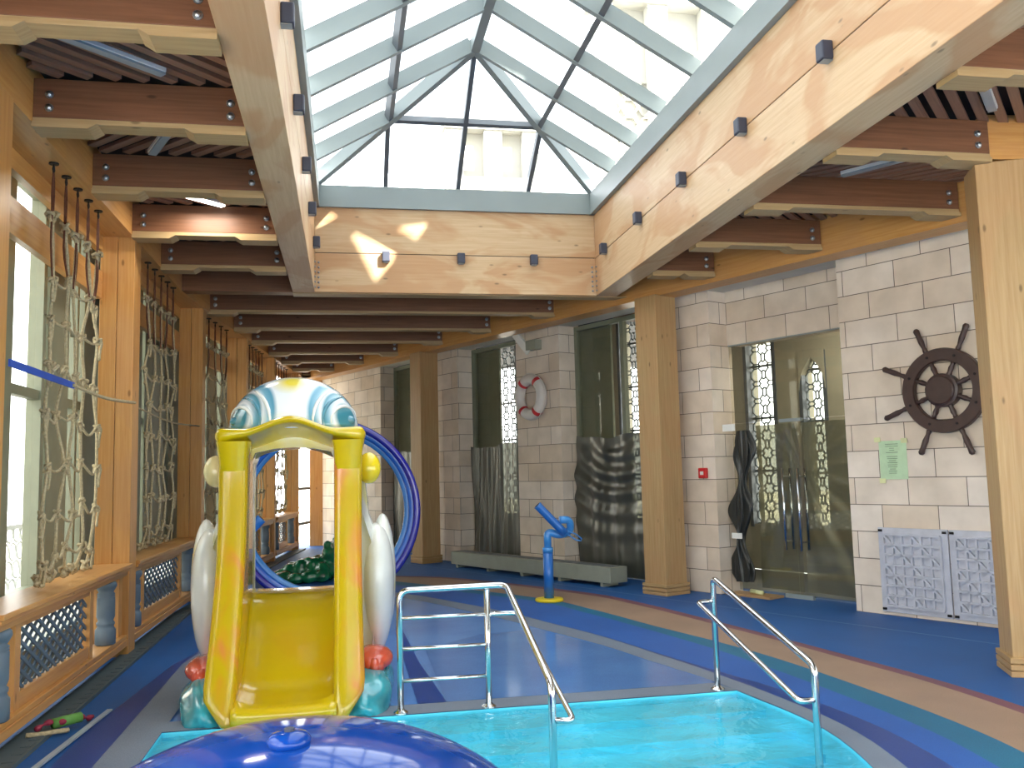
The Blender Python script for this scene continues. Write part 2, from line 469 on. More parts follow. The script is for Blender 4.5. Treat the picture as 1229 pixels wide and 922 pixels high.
def crom(pts, n):
    """smooth curve through pts, resampled to n points of even arc length"""
    P = [Vector((*p, 0)) if len(p) == 2 else Vector(p) for p in pts]
    Q = [P[0]*2-P[1]]+P+[P[-1]*2-P[-2]]; fine = []
    for i in range(1, len(Q)-2):
        a, b, c, d = Q[i-1:i+3]
        for k in range(24):
            t = k/24
            fine.append(0.5*((2*b)+(c-a)*t+(2*a-5*b+4*c-d)*t*t+(-a+3*b-3*c+d)*t**3))
    fine.append(P[-1])
    acc = [0]
    for i in range(1, len(fine)): acc.append(acc[-1]+(fine[i]-fine[i-1]).length)
    out = []; j = 0
    for k in range(n):
        s_ = acc[-1]*k/(n-1)
        while j < len(acc)-2 and acc[j+1] < s_: j += 1
        t = (s_-acc[j])/max(1e-9, acc[j+1]-acc[j]); out.append(fine[j].lerp(fine[j+1], min(1, t)))
    return out

ORD = ['first', 'second', 'third', 'fourth', 'fifth', 'sixth', 'seventh', 'eighth', 'ninth', 'tenth', 'eleventh', 'twelfth', 'thirteenth', 'fourteenth']

# ------------------------------------------------------------------ the frame of the slanting stone wall
WA = Vector((6.15, 7.72, 0)); WD = Vector((-0.4327, 0.9015, 0)).normalized(); WN = Vector((WD.y, -WD.x, 0))
def wp(s, o, z=0.0): return WA+WD*s+WN*o+Vector((0, 0, z))
def wbox(mb, s0, s1, o0, o1, z0, z1, stone=False):
    return mb.frame_box(wp(s0, o0, z0), WD*(s1-s0), WN*(o1-o0), Vector((0, 0, z1-z0)), stoneuv=(s0, z0) if stone else None)

# left wall line (x at a given depth): straight, then bending in
LW = [(-6, -2.0), (11.5, -2.0), (12.75, -1.93), (14.5, -1.73), (16, -1.58), (18, -1.37), (20.8, -1.05), (22, -0.9)]
def lx(y):
    for (a, xa), (b, xb) in zip(LW, LW[1:]):
        if y <= b: return xa+(xb-xa)*(y-a)/(b-a)
    return LW[-1][1]

# ------------------------------------------------------------------ floor, pool
POOL = [(-1.17, 6.2), (2.75, 6.2)]+[tuple(p[:2]) for p in crom([(2.75, 6.19), (2.85, 5.28), (2.72, 4.45), (2.35, 3.3), (1.7, 2.2), (0.8, 1.55), (-0.2, 1.4), (-0.9, 1.7), (-1.17, 2.4)], 40)][1:]
FL = [(-2.9, -3.2), (8.2, -3.2), (8.2, 4.2), (7.9, 5.2), (0.2, 22.4), (-1.4, 22.4), (-2.9, 14)]
def tess(mb, outer, holes, z):
    loops = [[Vector((x, y, 0)) for x, y in outer]]+[[Vector((x, y, 0)) for x, y in h] for h in holes]
    tri = geometry.tessellate_polygon(loops); vs = [p for lp in loops for p in lp]
    fs = []
    for t in tri:
        a, b, c = (vs[i] for i in t)
        fs.append(tuple(t) if (b-a).cross(c-a).z > 0 else tuple(reversed(t)))
    mb.add([(p.x, p.y, z) for p in vs], fs)
fm = MB()
FM = ['f_blue', 'f_maroon', 'f_tan', 'f_teal', 'f_mid', 'f_navy', 'f_grey', 'f_lgrey', 'f_wet', 'f_wetlight', 'f_line']
tess(fm, FL, [POOL], 0.0)
NB = 90
near = [(3.5, 3.2), (3.0, 1.9), (2.2, 0.7)]
C_mar1 = crom([(-1.7, 16.2), (-0.6, 15.5), (0.6, 14.7), (1.70, 13.86), (3.10, 11.6), (3.50, 10.38), (3.82, 8.8), (4.02, 7.7), (4.17, 6.79), (4.27, 6.1), (4.32, 5.23), (4.25, 4.2), (4.05, 3.0), (3.6, 1.6), (2.8, 0.2)], NB)
C_mar2 = crom([(-1.7, 16.0), (-0.6, 15.3), (0.55, 14.55), (1.60, 13.76), (2.98, 11.5), (3.38, 10.3), (3.71, 8.75), (3.92, 7.65), (4.06, 6.74), (4.16, 6.1), (4.2, 5.23), (4.13, 4.25), (3.94, 3.1), (3.5, 1.75), (2.7, 0.3)], NB)
C_tan = crom([(-1.7, 15.0), (-0.8, 14.75), (0.0, 14.4), (0.67, 13.9), (2.35, 11.4), (2.78, 10.2), (3.08, 8.95), (3.36, 7.9), (3.52, 7.1), (3.63, 6.1), (3.68, 5.11), (3.63, 4.4), (3.42, 3.3), (3.0, 2.0), (2.3, 0.6)], NB)
C_teal = crom([(-1.7, 14.8), (-0.8, 14.5), (0.0, 14.1), (0.55, 13.6), (2.22, 11.2), (2.64, 10.0), (2.92, 8.9), (3.16, 7.8), (3.28, 7.0), (3.37, 6.1), (3.42, 5.1), (3.37, 4.45), (3.17, 3.4), (2.75, 2.1), (2.1, 0.8)], NB)
C_mid = crom([(-1.7, 13.6), (-0.8, 13.5), (0.2, 13.0), (0.86, 12.25), (1.75, 10.48), (2.1, 9.5), (2.43, 8.53), (2.66, 7.6), (2.83, 6.95), (3.06, 6.1), (3.18, 5.2), (3.13, 4.4), (2.93, 3.4), (2.5, 2.2), (1.9, 1.0)], NB)
C_navy = crom([(-1.7, 13.58), (-0.8, 13.48), (0.2, 12.98), (0.85, 12.23), (1.74, 10.46), (2.09, 9.48), (2.42, 8.51), (2.65, 7.55), (2.78, 6.95), (2.93, 6.05), (3.0, 5.25), (2.92, 4.55), (2.66, 3.5), (2.2, 2.3), (1.6, 1.2)], NB)
C_grey = crom([(-1.7, 13.2), (-0.8, 13.1), (0.15, 12.6), (0.80, 11.82), (1.64, 9.95), (1.98, 9.0), (2.3, 8.1), (2.52, 7.2), (2.66, 6.7), (2.75, 6.19), (2.85, 5.28), (2.72, 4.45), (2.35, 3.3), (1.7, 2.2), (0.9, 1.62)], NB)
def strip(a, b, mi, z):
    fm.m = mi
    vs = [(p.x, p.y, z) for p in a]+[(p.x, p.y, z) for p in b]; n = len(a)
    fm.add(vs, [(i, i+1, n+i+1, n+i) for i in range(n-1)])
for a, b, k in ((C_mar1, C_mar2, 1), (C_mar2, C_tan, 2), (C_tan, C_teal, 3), (C_teal, C_mid, 4), (C_mid, C_navy, 5), (C_navy, C_grey, 6)):
    strip(b, a, k, 0.004)
fm.m = 9
g = [(p.x, p.y) for p in C_grey if 6.45 < p.y]
tray = [(0.66, 6.45)]+[(2.69, 6.45)]+list(reversed(g))+[(-1.7, 8.6), (0.5, 8.6)]
tr2 = [(-1.15, 6.45), (2.69, 6.45)]+list(reversed(g))+[(-1.15, 13.0)]
tess(fm, tr2, [], 0.003)
fm.m = 8   # thin sheet of water over the right half of the tray
tess(fm, [(0.68, 6.45), (2.69, 6.45), (2.55, 7.1), (2.3, 8.0), (1.9, 9.1), (1.3, 9.0), (0.7, 8.4)], [], 0.006)
fm.m = 5
tess(fm, [(0.48, 6.45), (0.68, 6.45), (0.60, 7.8), (0.54, 10.2), (0.48, 9.4)], [], 0.008)
fm.m = 6
tess(fm, [(-1.42, 6.2), (2.75, 6.2), (2.69, 6.45), (-1.42, 6.45)], [], 0.005)
tess(fm, [(-1.42, 1.8), (-1.17, 2.4), (-1.17, 6.2), (-1.17, 8.4), (-1.3, 9.3), (-1.42, 8.4)], [], 0.006)
fm.m = 5
tess(fm, [(-1.66, 1.6), (-1.42, 1.8), (-1.42, 8.4), (-1.3, 9.3), (-1.5, 8.4), (-1.66, 6.4)], [], 0.004)
fm.m = 10
fm.add([wp(-2, -0.785, 0.004), wp(-2, -0.77, 0.004), wp(14, -0.77, 0.004), wp(14, -0.785, 0.004)], [(0, 1, 2, 3)])
floor = fm.build('floor', [M[k] for k in FM]); tag(floor, 'blue rubber pool deck with curved maroon, tan and teal bands', 'floor', kind='structure')

pb = MB()
zt = -0.32
NPT = len(POOL)
vs = [(x, y, 0.0) for x, y in POOL]+[(x, y, zt) for x, y in POOL]
pb.add(vs, [(i, (i+1) % NPT, NPT+(i+1) % NPT, NPT+i) for i in range(NPT)])
tess(pb, POOL, [], zt)
for k in range(4):   # steps down from the far edge
    pb.box(-1.35, 2.95, 6.195-0.34*(k+1), 6.195-0.34*k, zt, -0.05-0.05*k)
pool = pb.build('pool_basin', M['pool']); tag(pool, 'turquoise paddling pool basin with wide entry steps', 'pool', kind='structure')
wm = MB()
wn = 60
tess(wm, [(x*0.998+0.001, y) for x, y in POOL], [], -0.012)
w = wm.build('water', M['water']); tag(w, 'clear rippled water filling the turquoise paddling pool', 'water', kind='stuff')

gm = MB()
gm.box(-2.06, -1.86, -3.0, 11.5, 0.0, 0.025)
for (ya, yb) in ((11.5, 14.5), (14.5, 18), (18, 20.8)):
    gm.bar((lx(ya)+0.04, ya, 0.012), (lx(yb)+0.04, yb, 0.012), 0.2, 0.025)
for k in range(60):
    y = 3+k*0.15
    gm.box(-1.94, -1.88, y, y+0.1, 0.025, 0.03)
tag(gm.build('trim_1', M['gutter']), 'dark grey drain grating along the foot of the balustrade', 'drain', kind='structure')

# ------------------------------------------------------------------ ceiling
ZB = 3.95
XL0, XL1, XR0, XR1, YF0, YF1, YB = -0.66, -0.386, 3.33, 3.63, 11.44, 11.70, -2.0
cm = MB()
zc = 4.36
def quad(mb, pts, z): mb.add([(x, y, z) for x, y in pts], [tuple(range(len(pts)))])
quad(cm, [(-2.9, -3.2), (-2.9, YF1), (XL0, YF1), (XL0, -3.2)], zc)
quad(cm, [(XR1, -3.2), (XR1, YF1), (8.3, YF1), (8.3, -3.2)], zc)
quad(cm, [(-2.9, YF1), (-2.9, 23), (8.3, 23), (8.3, YF1)], zc)
quad(cm, [(XL0, -3.2), (XL0, YB), (XR1, YB), (XR1, -3.2)], zc)
ceil = cm.build('ceiling', M['dark']); tag(ceil, 'dark ceiling void behind diagonal brown slats', 'ceiling', kind='structure')
BY = [4.80, 6.155, 7.55, 8.91, 10.264]     # crossbeams beside the skylight
BYB = [12.99, 14.5, 15.87, 17.35, 18.66, 19.95, 21.1]   # crossbeams beyond it
def rx(y):   # inner face of the ring beam on the right, at ceiling height
    return min(6.9, WA.x+WD.x*((y-WA.y)/WD.y) - 0.50)
def clip(p0, d, x0, x1, y0, y1):
    ts = [-1e9, 1e9]
    for o, dd, lo, hi in ((p0[0], d[0], x0, x1), (p0[1], d[1], y0, y1)):
        a, b = (lo-o)/dd, (hi-o)/dd
        ts[0] = max(ts[0], min(a, b)); ts[1] = min(ts[1], max(a, b))
    return ts if ts[1]-ts[0] > 0.08 else None
def slats(x0, x1, y0, y1, sgn):
    mb = MB(); pitch = 0.125; d = Vector((math.cos(PI/4), sgn*math.sin(PI/4), 0)); nn = Vector((-d.y, d.x, 0))
    c = Vector(((x0+x1)/2, (y0+y1)/2, 0)); K = int(((x1-x0)+(y1-y0))/pitch)
    for k in range(-K, K+1):
        o = c+nn*pitch*k; t = clip(o, d, x0+0.03, x1-0.03, y0+0.03, y1-0.03)
        if t: mb.bar(o+d*t[0]+Vector((0, 0, 4.265)), o+d*t[1]+Vector((0, 0, 4.265)), 0.068, 0.03)
    o = mb.build('slat_panel', M['slat'], ceil)
ally = [0.7, 2.07, 3.44]+BY+[YF0]
for i in range(len(ally)-1):
    sg = 1 if (i % 2 == 1) else -1
    slats(-2.0, XL0, ally[i]+0.08, ally[i+1]-0.08, sg)
    ym = (ally[i]+ally[i+1])/2
    slats(XR1, rx(ym)+0.3, ally[i]+0.08, ally[i+1]-0.08, sg)
ay2 = [YF1]+BYB
for i in range(len(ay2)-1):
    ym = (ay2[i]+ay2[i+1])/2
    slats(lx(ym), rx(ym)+0.2, ay2[i]+0.08, ay2[i+1]-0.08, 1 if i % 2 else -1)

# crossbeams
def crossbeam(x0, x1, y, label, lend=True, rend=True):
    e = empty('roof_beam', ((x0+x1)/2, y, ZB), label, 'beam', 'brown crossbeams under the slatted ceiling', 'structure')
    b = MB(); b.box(x0, x1, y-0.08, y+0.08, ZB+0.035, 4.25); b.build('beam_body', M['brown'], e, bevel=0.004)
    b = MB(); b.box(x0, x1, y-0.082, y+0.082, ZB+0.0, ZB+0.034); b.build('soffit_board', M['board'], e, bevel=0.003)
    for on, xa, sg in ((lend, x0, 1), (rend, x1, -1)):
        if not on: continue
        m = MB(); m.prism([(0, 0), (0.34, 0), (0.40, 0.036), (0, 0.036)], (xa, y-0.10, ZB-0.036), (sg, 0, 0), (0, 0, 1), (0, 0.2, 0))
        m.build('corbel_plate', M['board'], e)
        for z in (ZB+0.10, ZB+0.19):
            m = MB(); m.lathe([(0.028, 0), (0.028, 0.006), (0.018, 0.007), (0.018, 0.02), (0.006, 0.025)], (xa+sg*0.10, y-0.08, z), 10, (0, -1, 0))
            m.build('bolt', M['bolt'], e)
for k, y in enumerate(BY):
    crossbeam(-2.0, XL0, y, 'brown crossbeam left of the skylight, %s counting from the photo\'s top edge' % ORD[k])
    crossbeam(XR1, (4.95 if abs(y-6.155) < 0.1 else rx(y)), y-0.13, 'brown crossbeam right of the skylight, %s counting from the photo\'s top edge' % ORD[k])
for k, y in enumerate(BYB):
    crossbeam(lx(y), rx(y), y, 'brown crossbeam beyond the skylight well, %s going away from it' % ORD[k])

# ring beams
rb = MB(); rb.box(-2.32, -2.0, -3.2, 11.5, ZB-0.005, 4.34)
for (ya, yb) in ((11.5, 14.5), (14.5, 18), (18, 22)):
    rb.frame_box((lx(ya)-0.32, ya, ZB-0.005), (0.32, 0, 0), (lx(yb)-lx(ya), yb-ya, 0), (0, 0, 0.39))
tag(rb.build('roof_beam', M['orange']), 'long orange timber ring beam over the left-hand columns, carrying the net hooks', 'beam', kind='structure')
rb = MB(); wbox(rb, -1.0, 16.2, -0.52, -0.22, 3.86, 4.34)
tag(rb.build('roof_beam', M['orange']), 'long orange timber ring beam running beside the stone wall', 'beam', kind='structure')
rb = MB(); rb.bar((4.95, 6.08, 4.13), (7.3, 5.9, 4.13), 0.22, 0.36)
tag(rb.build('roof_beam', M['orange']), 'short orange beam leaving the nearest right-hand column towards the wall', 'beam', kind='structure')
sf = MB(); wbox(sf, -1.5, 16.0, -0.22, 0.3, 3.91, 3.95)
tag(sf.build('trim_2', M['soffit']), 'white soffit strip between ring beam and stone wall', 'trim', kind='structure')

# skylight well beams
ZJ, ZT = 4.463, 5.06
def well(x0, x1, y0, y1, label, bolts=()):
    e = empty('roof_beam', ((x0+x1)/2, (y0+y1)/2, ZB), label, 'beam', 'pale glulam beams framing the skylight', 'structure')
    m = MB(); m.box(x0, x1, y0, y1, ZB, ZJ-0.004); m.build('lower_plank', M['pale'], e, bevel=0.006)
    m = MB(); m.box(x0, x1, y0, y1, ZJ+0.004, ZT); m.build('upper_plank', M['pale'], e, bevel=0.006)
    m = MB(); m.box(x0+0.008, x1-0.008, y0+0.008, y1-0.008, ZJ-0.006, ZJ+0.006); m.build('joint_gap', M['dark'], e)
    for (x, y, ax) in bolts:
        for k in range(6):
            m = MB(); m.lathe([(0.014, 0), (0.014, 0.012), (0.006, 0.018)], (x, y, ZB+0.06+k*0.065), 8, ax)
            m.build('bolt', M['bolt'], e)
    return e
well(XL0, XL1, YB, YF1-0.02, 'long pale glulam beam along the left side of the skylight well', [(XL1, YF0-0.05, (1, 0, 0))])
well(XR0, XR1, YB, YF1-0.02, 'long pale glulam beam along the right side of the skylight well', [(XR0, YF0-0.05, (-1, 0, 0))])
e = well(XL1, XR0, YF0, YF1, 'pale glulam beam across the far end of the skylight well', [(XL1+0.05, YF0, (0, -1, 0)), (XR0-0.05, YF0, (0, -1, 0))])
m = MB(); m.box(-2.0, XL0, YF0+0.02, YF1-0.02, ZB, 4.25); m.build('side_extension', M['brown'], e, bevel=0.004)
m = MB(); m.box(XL0-0.001, 3.9, YF0+0.04, YF1, ZB-0.012, ZB-0.001); m.build('soffit_board', M['board'], e)
well(XL1, XR0, YB, YB+0.26, 'pale glulam beam across the near end of the skylight well, behind the viewer')

# small square spotlights on the joint of the well beams
def spot(loc, axis, label):
    e = empty('wall_lamp', loc, label, 'lamp', 'small dark spotlight boxes on the skylight beams')
    ax = Vector(axis); side = Vector((-ax.y, ax.x, 0))
    o = Vector(loc)
    m = MB(); m.frame_box(o-side*0.05-Vector((0, 0, 0.068)), side*0.1, ax*0.085, Vector((0, 0, 0.136))); m.build('housing', M['lamp'], e, bevel=0.012)
    m = MB(); m.frame_box(o-side*0.035-Vector((0, 0, 0.073)), side*0.07, ax*0.07, Vector((0, 0, 0.006))); m.build('lens', M['tube_off'], e)
for k, y in enumerate([2.71, 4.08, 5.443, 6.80, 8.167, 9.532, 10.923]):
    nm = ORD[6-k]
    spot((XR0, y, ZJ), (-1, 0, 0), 'dark spotlight box on the right skylight beam, %s from its far corner' % nm)
    spot((XL1, y, ZJ), (1, 0, 0), 'dark spotlight box on the left skylight beam, %s from its far corner' % nm)
for k, x in enumerate([0.516, 1.494, 2.47]):
    spot((x, YF0, ZJ-0.05), (0, -1, 0), 'dark spotlight box on the far skylight beam, %s from the left' % ORD[k])

# skylight
sk = empty('window_1', ((XL1+XR0)/2, 5, ZT), 'hipped glass skylight with pale grey rafters above the pool', 'skylight', kind='structure')
XM, ZE, ZR, YA = (XL1+XR0)/2, 5.345, 6.40, 9.66
m = MB()
m.box(XL1-0.2, XL1+0.06, YB, YF0, ZT, ZE); m.box(XR0-0.06, XR0+0.2, YB, YF0, ZT, ZE)
m.box(XL1-0.2, XR0+0.2, YF0-0.04, YF0+0.2, ZT, ZE); m.box(XL1-0.2, XR0+0.2, YB, YB+0.3, ZT, ZE)
m.build('curb_frame', M['alu'], sk)
def on_slope(side, t, y):    # t 0 at the eave, 1 at the ridge
    xe = XR0-0.03 if side > 0 else XL1+0.03
    return Vector((xe+(XM-xe)*t, y, ZE+(ZR-ZE)*t))
def slope_n(side):
    a, b = on_slope(side, 0, 0), on_slope(side, 1, 0); d = (b-a).normalized()
    n_ = Vector((-d.z, 0, d.x)); return n_ if n_.z > 0 else -n_
for side in (1, -1):
    n_ = slope_n(side)
    ys = [YA-0.945*k for k in range(0, 12)]
    for y in ys:
        m = MB(); m.bar(on_slope(side, 0, y)+n_*0.085, on_slope(side, 1, y)+n_*0.085, 0.06, 0.17, n_); m.build('rafter', M['alu'], sk)
    m = MB(); y = (YA+YF0)/2
    m.bar(on_slope(side, 0, y)+n_*0.085, on_slope(side, 0.5, y)+n_*0.085, 0.06, 0.17, n_); m.build('rafter', M['alu'], sk)
    m = MB(); m.bar(on_slope(side, 0.5, y)+n_*0.06, on_slope(side, 0.5, YB)+n_*0.06, 0.06, 0.10, n_); m.build('purlin', M['alud'], sk)  # darker grey paints in the shade on the purlin's underside
    a, b = on_slope(side, 0, YF0-0.03), on_slope(side, 1, YA)
    m = MB(); m.bar(a+Vector((0, 0, 0.07)), b+Vector((0, 0, 0.07)), 0.075, 0.16); m.build('hip_rafter', M['alu'], sk)
m = MB(); m.bar((XM, YB, ZR+0.07), (XM, YA, ZR+0.07), 0.10, 0.18); m.build('ridge_beam', M['alu'], sk)
def front_pt(x, t): return Vector((x, YF0-0.03+(YA-YF0+0.03)*t, ZE+(ZR-ZE)*t))
fn = (front_pt(0, 1)-front_pt(0, 0)).normalized(); fn = Vector((0, -fn.z, fn.y)); fn = fn if fn.z > 0 else -fn
for x, t in ((XM-0.95, 0.5), (XM, 0.98), (XM+0.95, 0.5)):
    m = MB(); m.bar(front_pt(x, 0)+fn*0.06, front_pt(x, t)+fn*0.06, 0.055, 0.11, fn); m.build('rafter', M['alud'], sk)
m = MB(); m.bar(front_pt(XM-0.93, 0.5)+fn*0.06, front_pt(XM+0.93, 0.5)+fn*0.06, 0.05, 0.10, fn); m.build('purlin', M['alud'], sk)  # dark tone again stands for the shaded underside
up = Vector((0, 0, 0.19))
for side in (1, -1):
    m = MB(); m.add([on_slope(side, 0, YB)+up, on_slope(side, 0, YF0-0.03)+up, on_slope(side, 1, YA)+up, on_slope(side, 1, YB)+up], [(0, 1, 2, 3)])
    m.build('glass_slope', M['skyglass'], sk)
m = MB(); m.add([front_pt(XL1+0.03, 0)+up, front_pt(XR0-0.03, 0)+up, front_pt(XM, 1)+up], [(0, 1, 2)]); m.build('glass_hip', M['skyglass'], sk)
m = MB(); m.add([(XL1, YB, ZE), (XR0, YB, ZE), (XM, YB, ZR+0.2)], [(0, 1, 2)]); m.build('gable_panel', M['alu'], sk)

# ceiling lights
def strip_light(p, q, label, on=False):
    p, q = Vector((*p, 4.235)), Vector((*q, 4.235)); c = (p+q)/2
    e = empty('ceiling_light', c, label, 'light', 'strip lights between the ceiling slats')
    m = MB(); m.bar(p, q, 0.075, 0.03); m.build('housing', M['wht'], e, bevel=0.004)
    m = MB(); m.bar(p-Vector((0, 0, 0.02)), q-Vector((0, 0, 0.02)), 0.06, 0.02); m.build('diffuser', M['tube_on'] if on else M['tube_off'], e)
strip_light((-1.65, 5.38), (-1.15, 5.84), 'unlit strip light, nearest of those left of the skylight')
strip_light((-1.28, 6.80), (-1.52, 7.34), 'unlit strip light just nearer than the lit one, left of the skylight')
strip_light((-1.45, 8.42), (-1.15, 8.70), 'glowing white strip light in the slatted ceiling on the left', True)
strip_light((-1.1, 9.5), (-1.3, 9.95), 'unlit strip light just beyond the glowing one on the left')
strip_light((4.43, 5.33), (4.78, 5.68), 'unlit strip light nearest the right-hand foreground column')
strip_light((4.45, 7.20), (4.80, 6.70), 'unlit strip light in the slats right of the skylight, second from the photo edge')
def downlight(p, label):
    e = empty('ceiling_light', p, label, 'light')
    m = MB(); m.lathe([(0.05, 0), (0.05, 0.05), (0.03, 0.06)], p, 14, (0, 0, 1)); m.build('can', M['bolt'], e)
    m = MB(); m.lathe([(0.036, -0.006), (0.036, 0.002)], p, 14, (0, 0, 1)); m.build('bulb', M['bulb'], e)
downlight((4.05, 9.05, 4.10), 'tiny glowing downlight under the slats right of the skylight')
downlight((-0.2, 15.25, 4.10), 'tiny glowing downlight between the far crossbeams')

# ------------------------------------------------------------------ columns
def column_left(y, xr, label, rot=0.0, w=0.31, d=0.27):
    e = empty('column', (xr-w/2, y+d/2, 0), label, 'column', 'orange timber columns of the window side', 'structure')
    h = w/2-0.003
    m = MB(); m.box(xr-w, xr-w/2-0.002, y, y+d, 0, ZB); m.build('laminated_half', M['orange'], e, bevel=0.006)
    m = MB(); m.box(xr-w/2+0.002, xr, y, y+d, 0, ZB); m.build('laminated_half', M['orange'], e, bevel=0.006)
    return e
LC = [(5.45, -1.99), (8.92, -1.99), (12.62, -1.92), (15.3, -1.63), (17.85, -1.37), (20.55, -1.06)]
for k, (y, x) in enumerate(LC):
    column_left(y, x, 'orange timber column by the rope nets, %s from the photo\'s left edge' % ORD[k])
def column_right(s0, o0, label, w=0.38, h=3.87):
    e = empty('column', wp(s0+w/2, o0+w/2), label, 'column', 'pale timber columns on the stone side', 'structure')
    m = MB(); wbox(m, s0, s0+w, o0, o0+w, 0, h); m.build('shaft', M['col'], e, bevel=0.008)
    m = MB()
    for k in range(3): wbox(m, s0-0.025, s0+w+0.025, o0-0.025, o0+w+0.025, 0.05*k, 0.05*k+0.042)
    m.build('base_moulding', M['col'], e, bevel=0.006)
column_right(3.82, -0.60, 'pale timber column left of the glass door')
column_right(9.86, -0.60, 'pale timber column behind the blue hoop')
cr = empty('column', (5.1, 6.2, 0), 'pale timber column at the right edge partly covering the ship wheel', 'column', 'pale timber columns on the stone side', 'structure')
ang = math.radians(-25)
def rbox(mb, cx, cy, w, z0, z1):
    ca, sa = math.cos(ang), math.sin(ang)
    ux, uy = Vector((ca, sa, 0)), Vector((-sa, ca, 0))
    mb.frame_box(Vector((cx, cy, z0))-ux*w/2-uy*w/2, ux*w, uy*w, (0, 0, z1-z0))
RC = (5.10, 6.10)
m = MB(); rbox(m, *RC, 0.36, 0, 3.93); m.build('shaft', M['col'], cr, bevel=0.008)
m = MB()
for k in range(3): rbox(m, *RC, 0.41, 0.05*k, 0.05*k+0.042)
m.build('base_moulding', M['col'], cr, bevel=0.006)
m = MB(); m.box(-0.86, -0.5, 21.7, 22.0, 0, ZB)
tag(m.build('column', M['orange'], bevel=0.006), 'orange timber column at the far end beside the bright narrow window', 'column', kind='structure')

# ------------------------------------------------------------------ stone wall with its openings
def wall_piece(name, spec, label):
    m = MB()
    for a in spec: wbox(m, *a, stone=True)
    return tag(m.build(name, M['stone']), label, 'wall', kind='structure')
wall_piece('wall_right', [(-4.1, 1.545, 0, 0.42, 0, 3.95), (1.545, 3.45, 0.34, 0.6, 3.2, 3.95)], 'beige ashlar wall behind the ship wheel and over the glass door')
wall_piece('wall_right', [(3.45, 4.55, 0, 0.42, 0, 3.95)], 'stone pier carrying the red call point, left of the glass door')
wall_piece('wall_right', [(6.55, 7.70, 0, 0.42, 0, 3.95)], 'stone pier carrying the lifebuoy')
wall_piece('wall_right', [(9.53, 10.75, 0, 0.42, 0, 3.95)], 'stone pier just right of the column behind the hoop')
wall_piece('wall_right', [(12.56, 16.1, 0, 0.42, 0, 3.95)], 'long stone wall piece at the far end of the hall')
m = MB()  # unseen back wall, openings added to bring sky light in from behind
m.box(-2.9, 8.3, -3.5, -3.2, 0, 0.35); m.box(-2.9, 8.3, -3.5, -3.2, 3.75, 4.4)
for x in (-2.9, -0.2, 2.5, 5.2, 8.0): m.box(x, x+0.3, -3.5, -3.2, 0.35, 3.75)
tag(m.build('wall_back', M['stone']), 'unseen wall of stone piers behind the viewer, openings added to let in light', 'wall', kind='structure')
m = MB()  # unseen side wall, opened up to add side light
m.box(8.0, 8.3, -3.2, 4.0, 0, 0.35); m.box(8.0, 8.3, -3.2, 4.0, 3.75, 4.4)
for y in (-3.2, -0.7, 1.7, 3.7): m.box(8.0, 8.3, y, y+0.3, 0.35, 3.75)
tag(m.build('wall_right', M['stone']), 'unseen wall beside the viewer, openings added to let in light', 'wall', kind='structure')
e = empty('window_16', (2.7, -3.3, 0.4), 'unseen wide glazing added behind the viewer to let in light', 'window', kind='structure')  # added glazing, lights the surfaces that face the camera
m = MB(); m.add([(-2.9, -3.3, 0.35), (8.3, -3.3, 0.35), (8.3, -3.3, 3.75), (-2.9, -3.3, 3.75)], [(0, 1, 2, 3)]); m.build('glass', M['glass'], e)
e = empty('window_17', (8.1, 0.5, 0.4), 'unseen wide glazing added right of the viewer to let in light', 'window', kind='structure')  # added glazing, lets side light in from out of view
m = MB(); m.add([(8.1, -3.2, 0.35), (8.1, 4.0, 0.35), (8.1, 4.0, 3.75), (8.1, -3.2, 3.75)], [(0, 1, 2, 3)]); m.build('glass', M['glass'], e)

# corridor beyond the openings
CO = 2.6
m = MB()
lw = [(-3.0, 3.55), (3.97, 4.45), (5.0, 6.75), (7.95, 11.2), (12.3, 17.5)]
for a, b in lw: wbox(m, a, b, CO, CO+0.3, 0, 5.2)
for a, b, zt_ in ((3.55, 3.97, 3.3), (4.45, 5.0, 3.75), (6.75, 7.95, 4.75), (11.2, 12.3, 4.75)):
    wbox(m, a, b, CO, CO+0.3, 0, 0.7); wbox(m, a, b, CO, CO+0.3, zt_, 5.2)
tag(m.build('wall_outer', M['outer']), 'beige outer corridor wall seen through the glass openings', 'wall', kind='structure')
m = MB(); wbox(m, -3, 17.5, 0.42, CO, 4.9, 5.0); wbox(m, -3, 5.9, 0.6, CO, 3.95, 4.05)
tag(m.build('ceiling', M['corrceil']), 'brown corridor ceiling glimpsed through the glass door', 'ceiling', kind='structure')
m = MB(); wbox(m, -3, 17.5, 0.0, CO, -0.06, -0.004)
tag(m.build('floor', M['outfloor']), 'grey corridor floor beyond the glass openings', 'floor', kind='structure')
for s_ in (1.2, 5.9, 10.3):
    pass
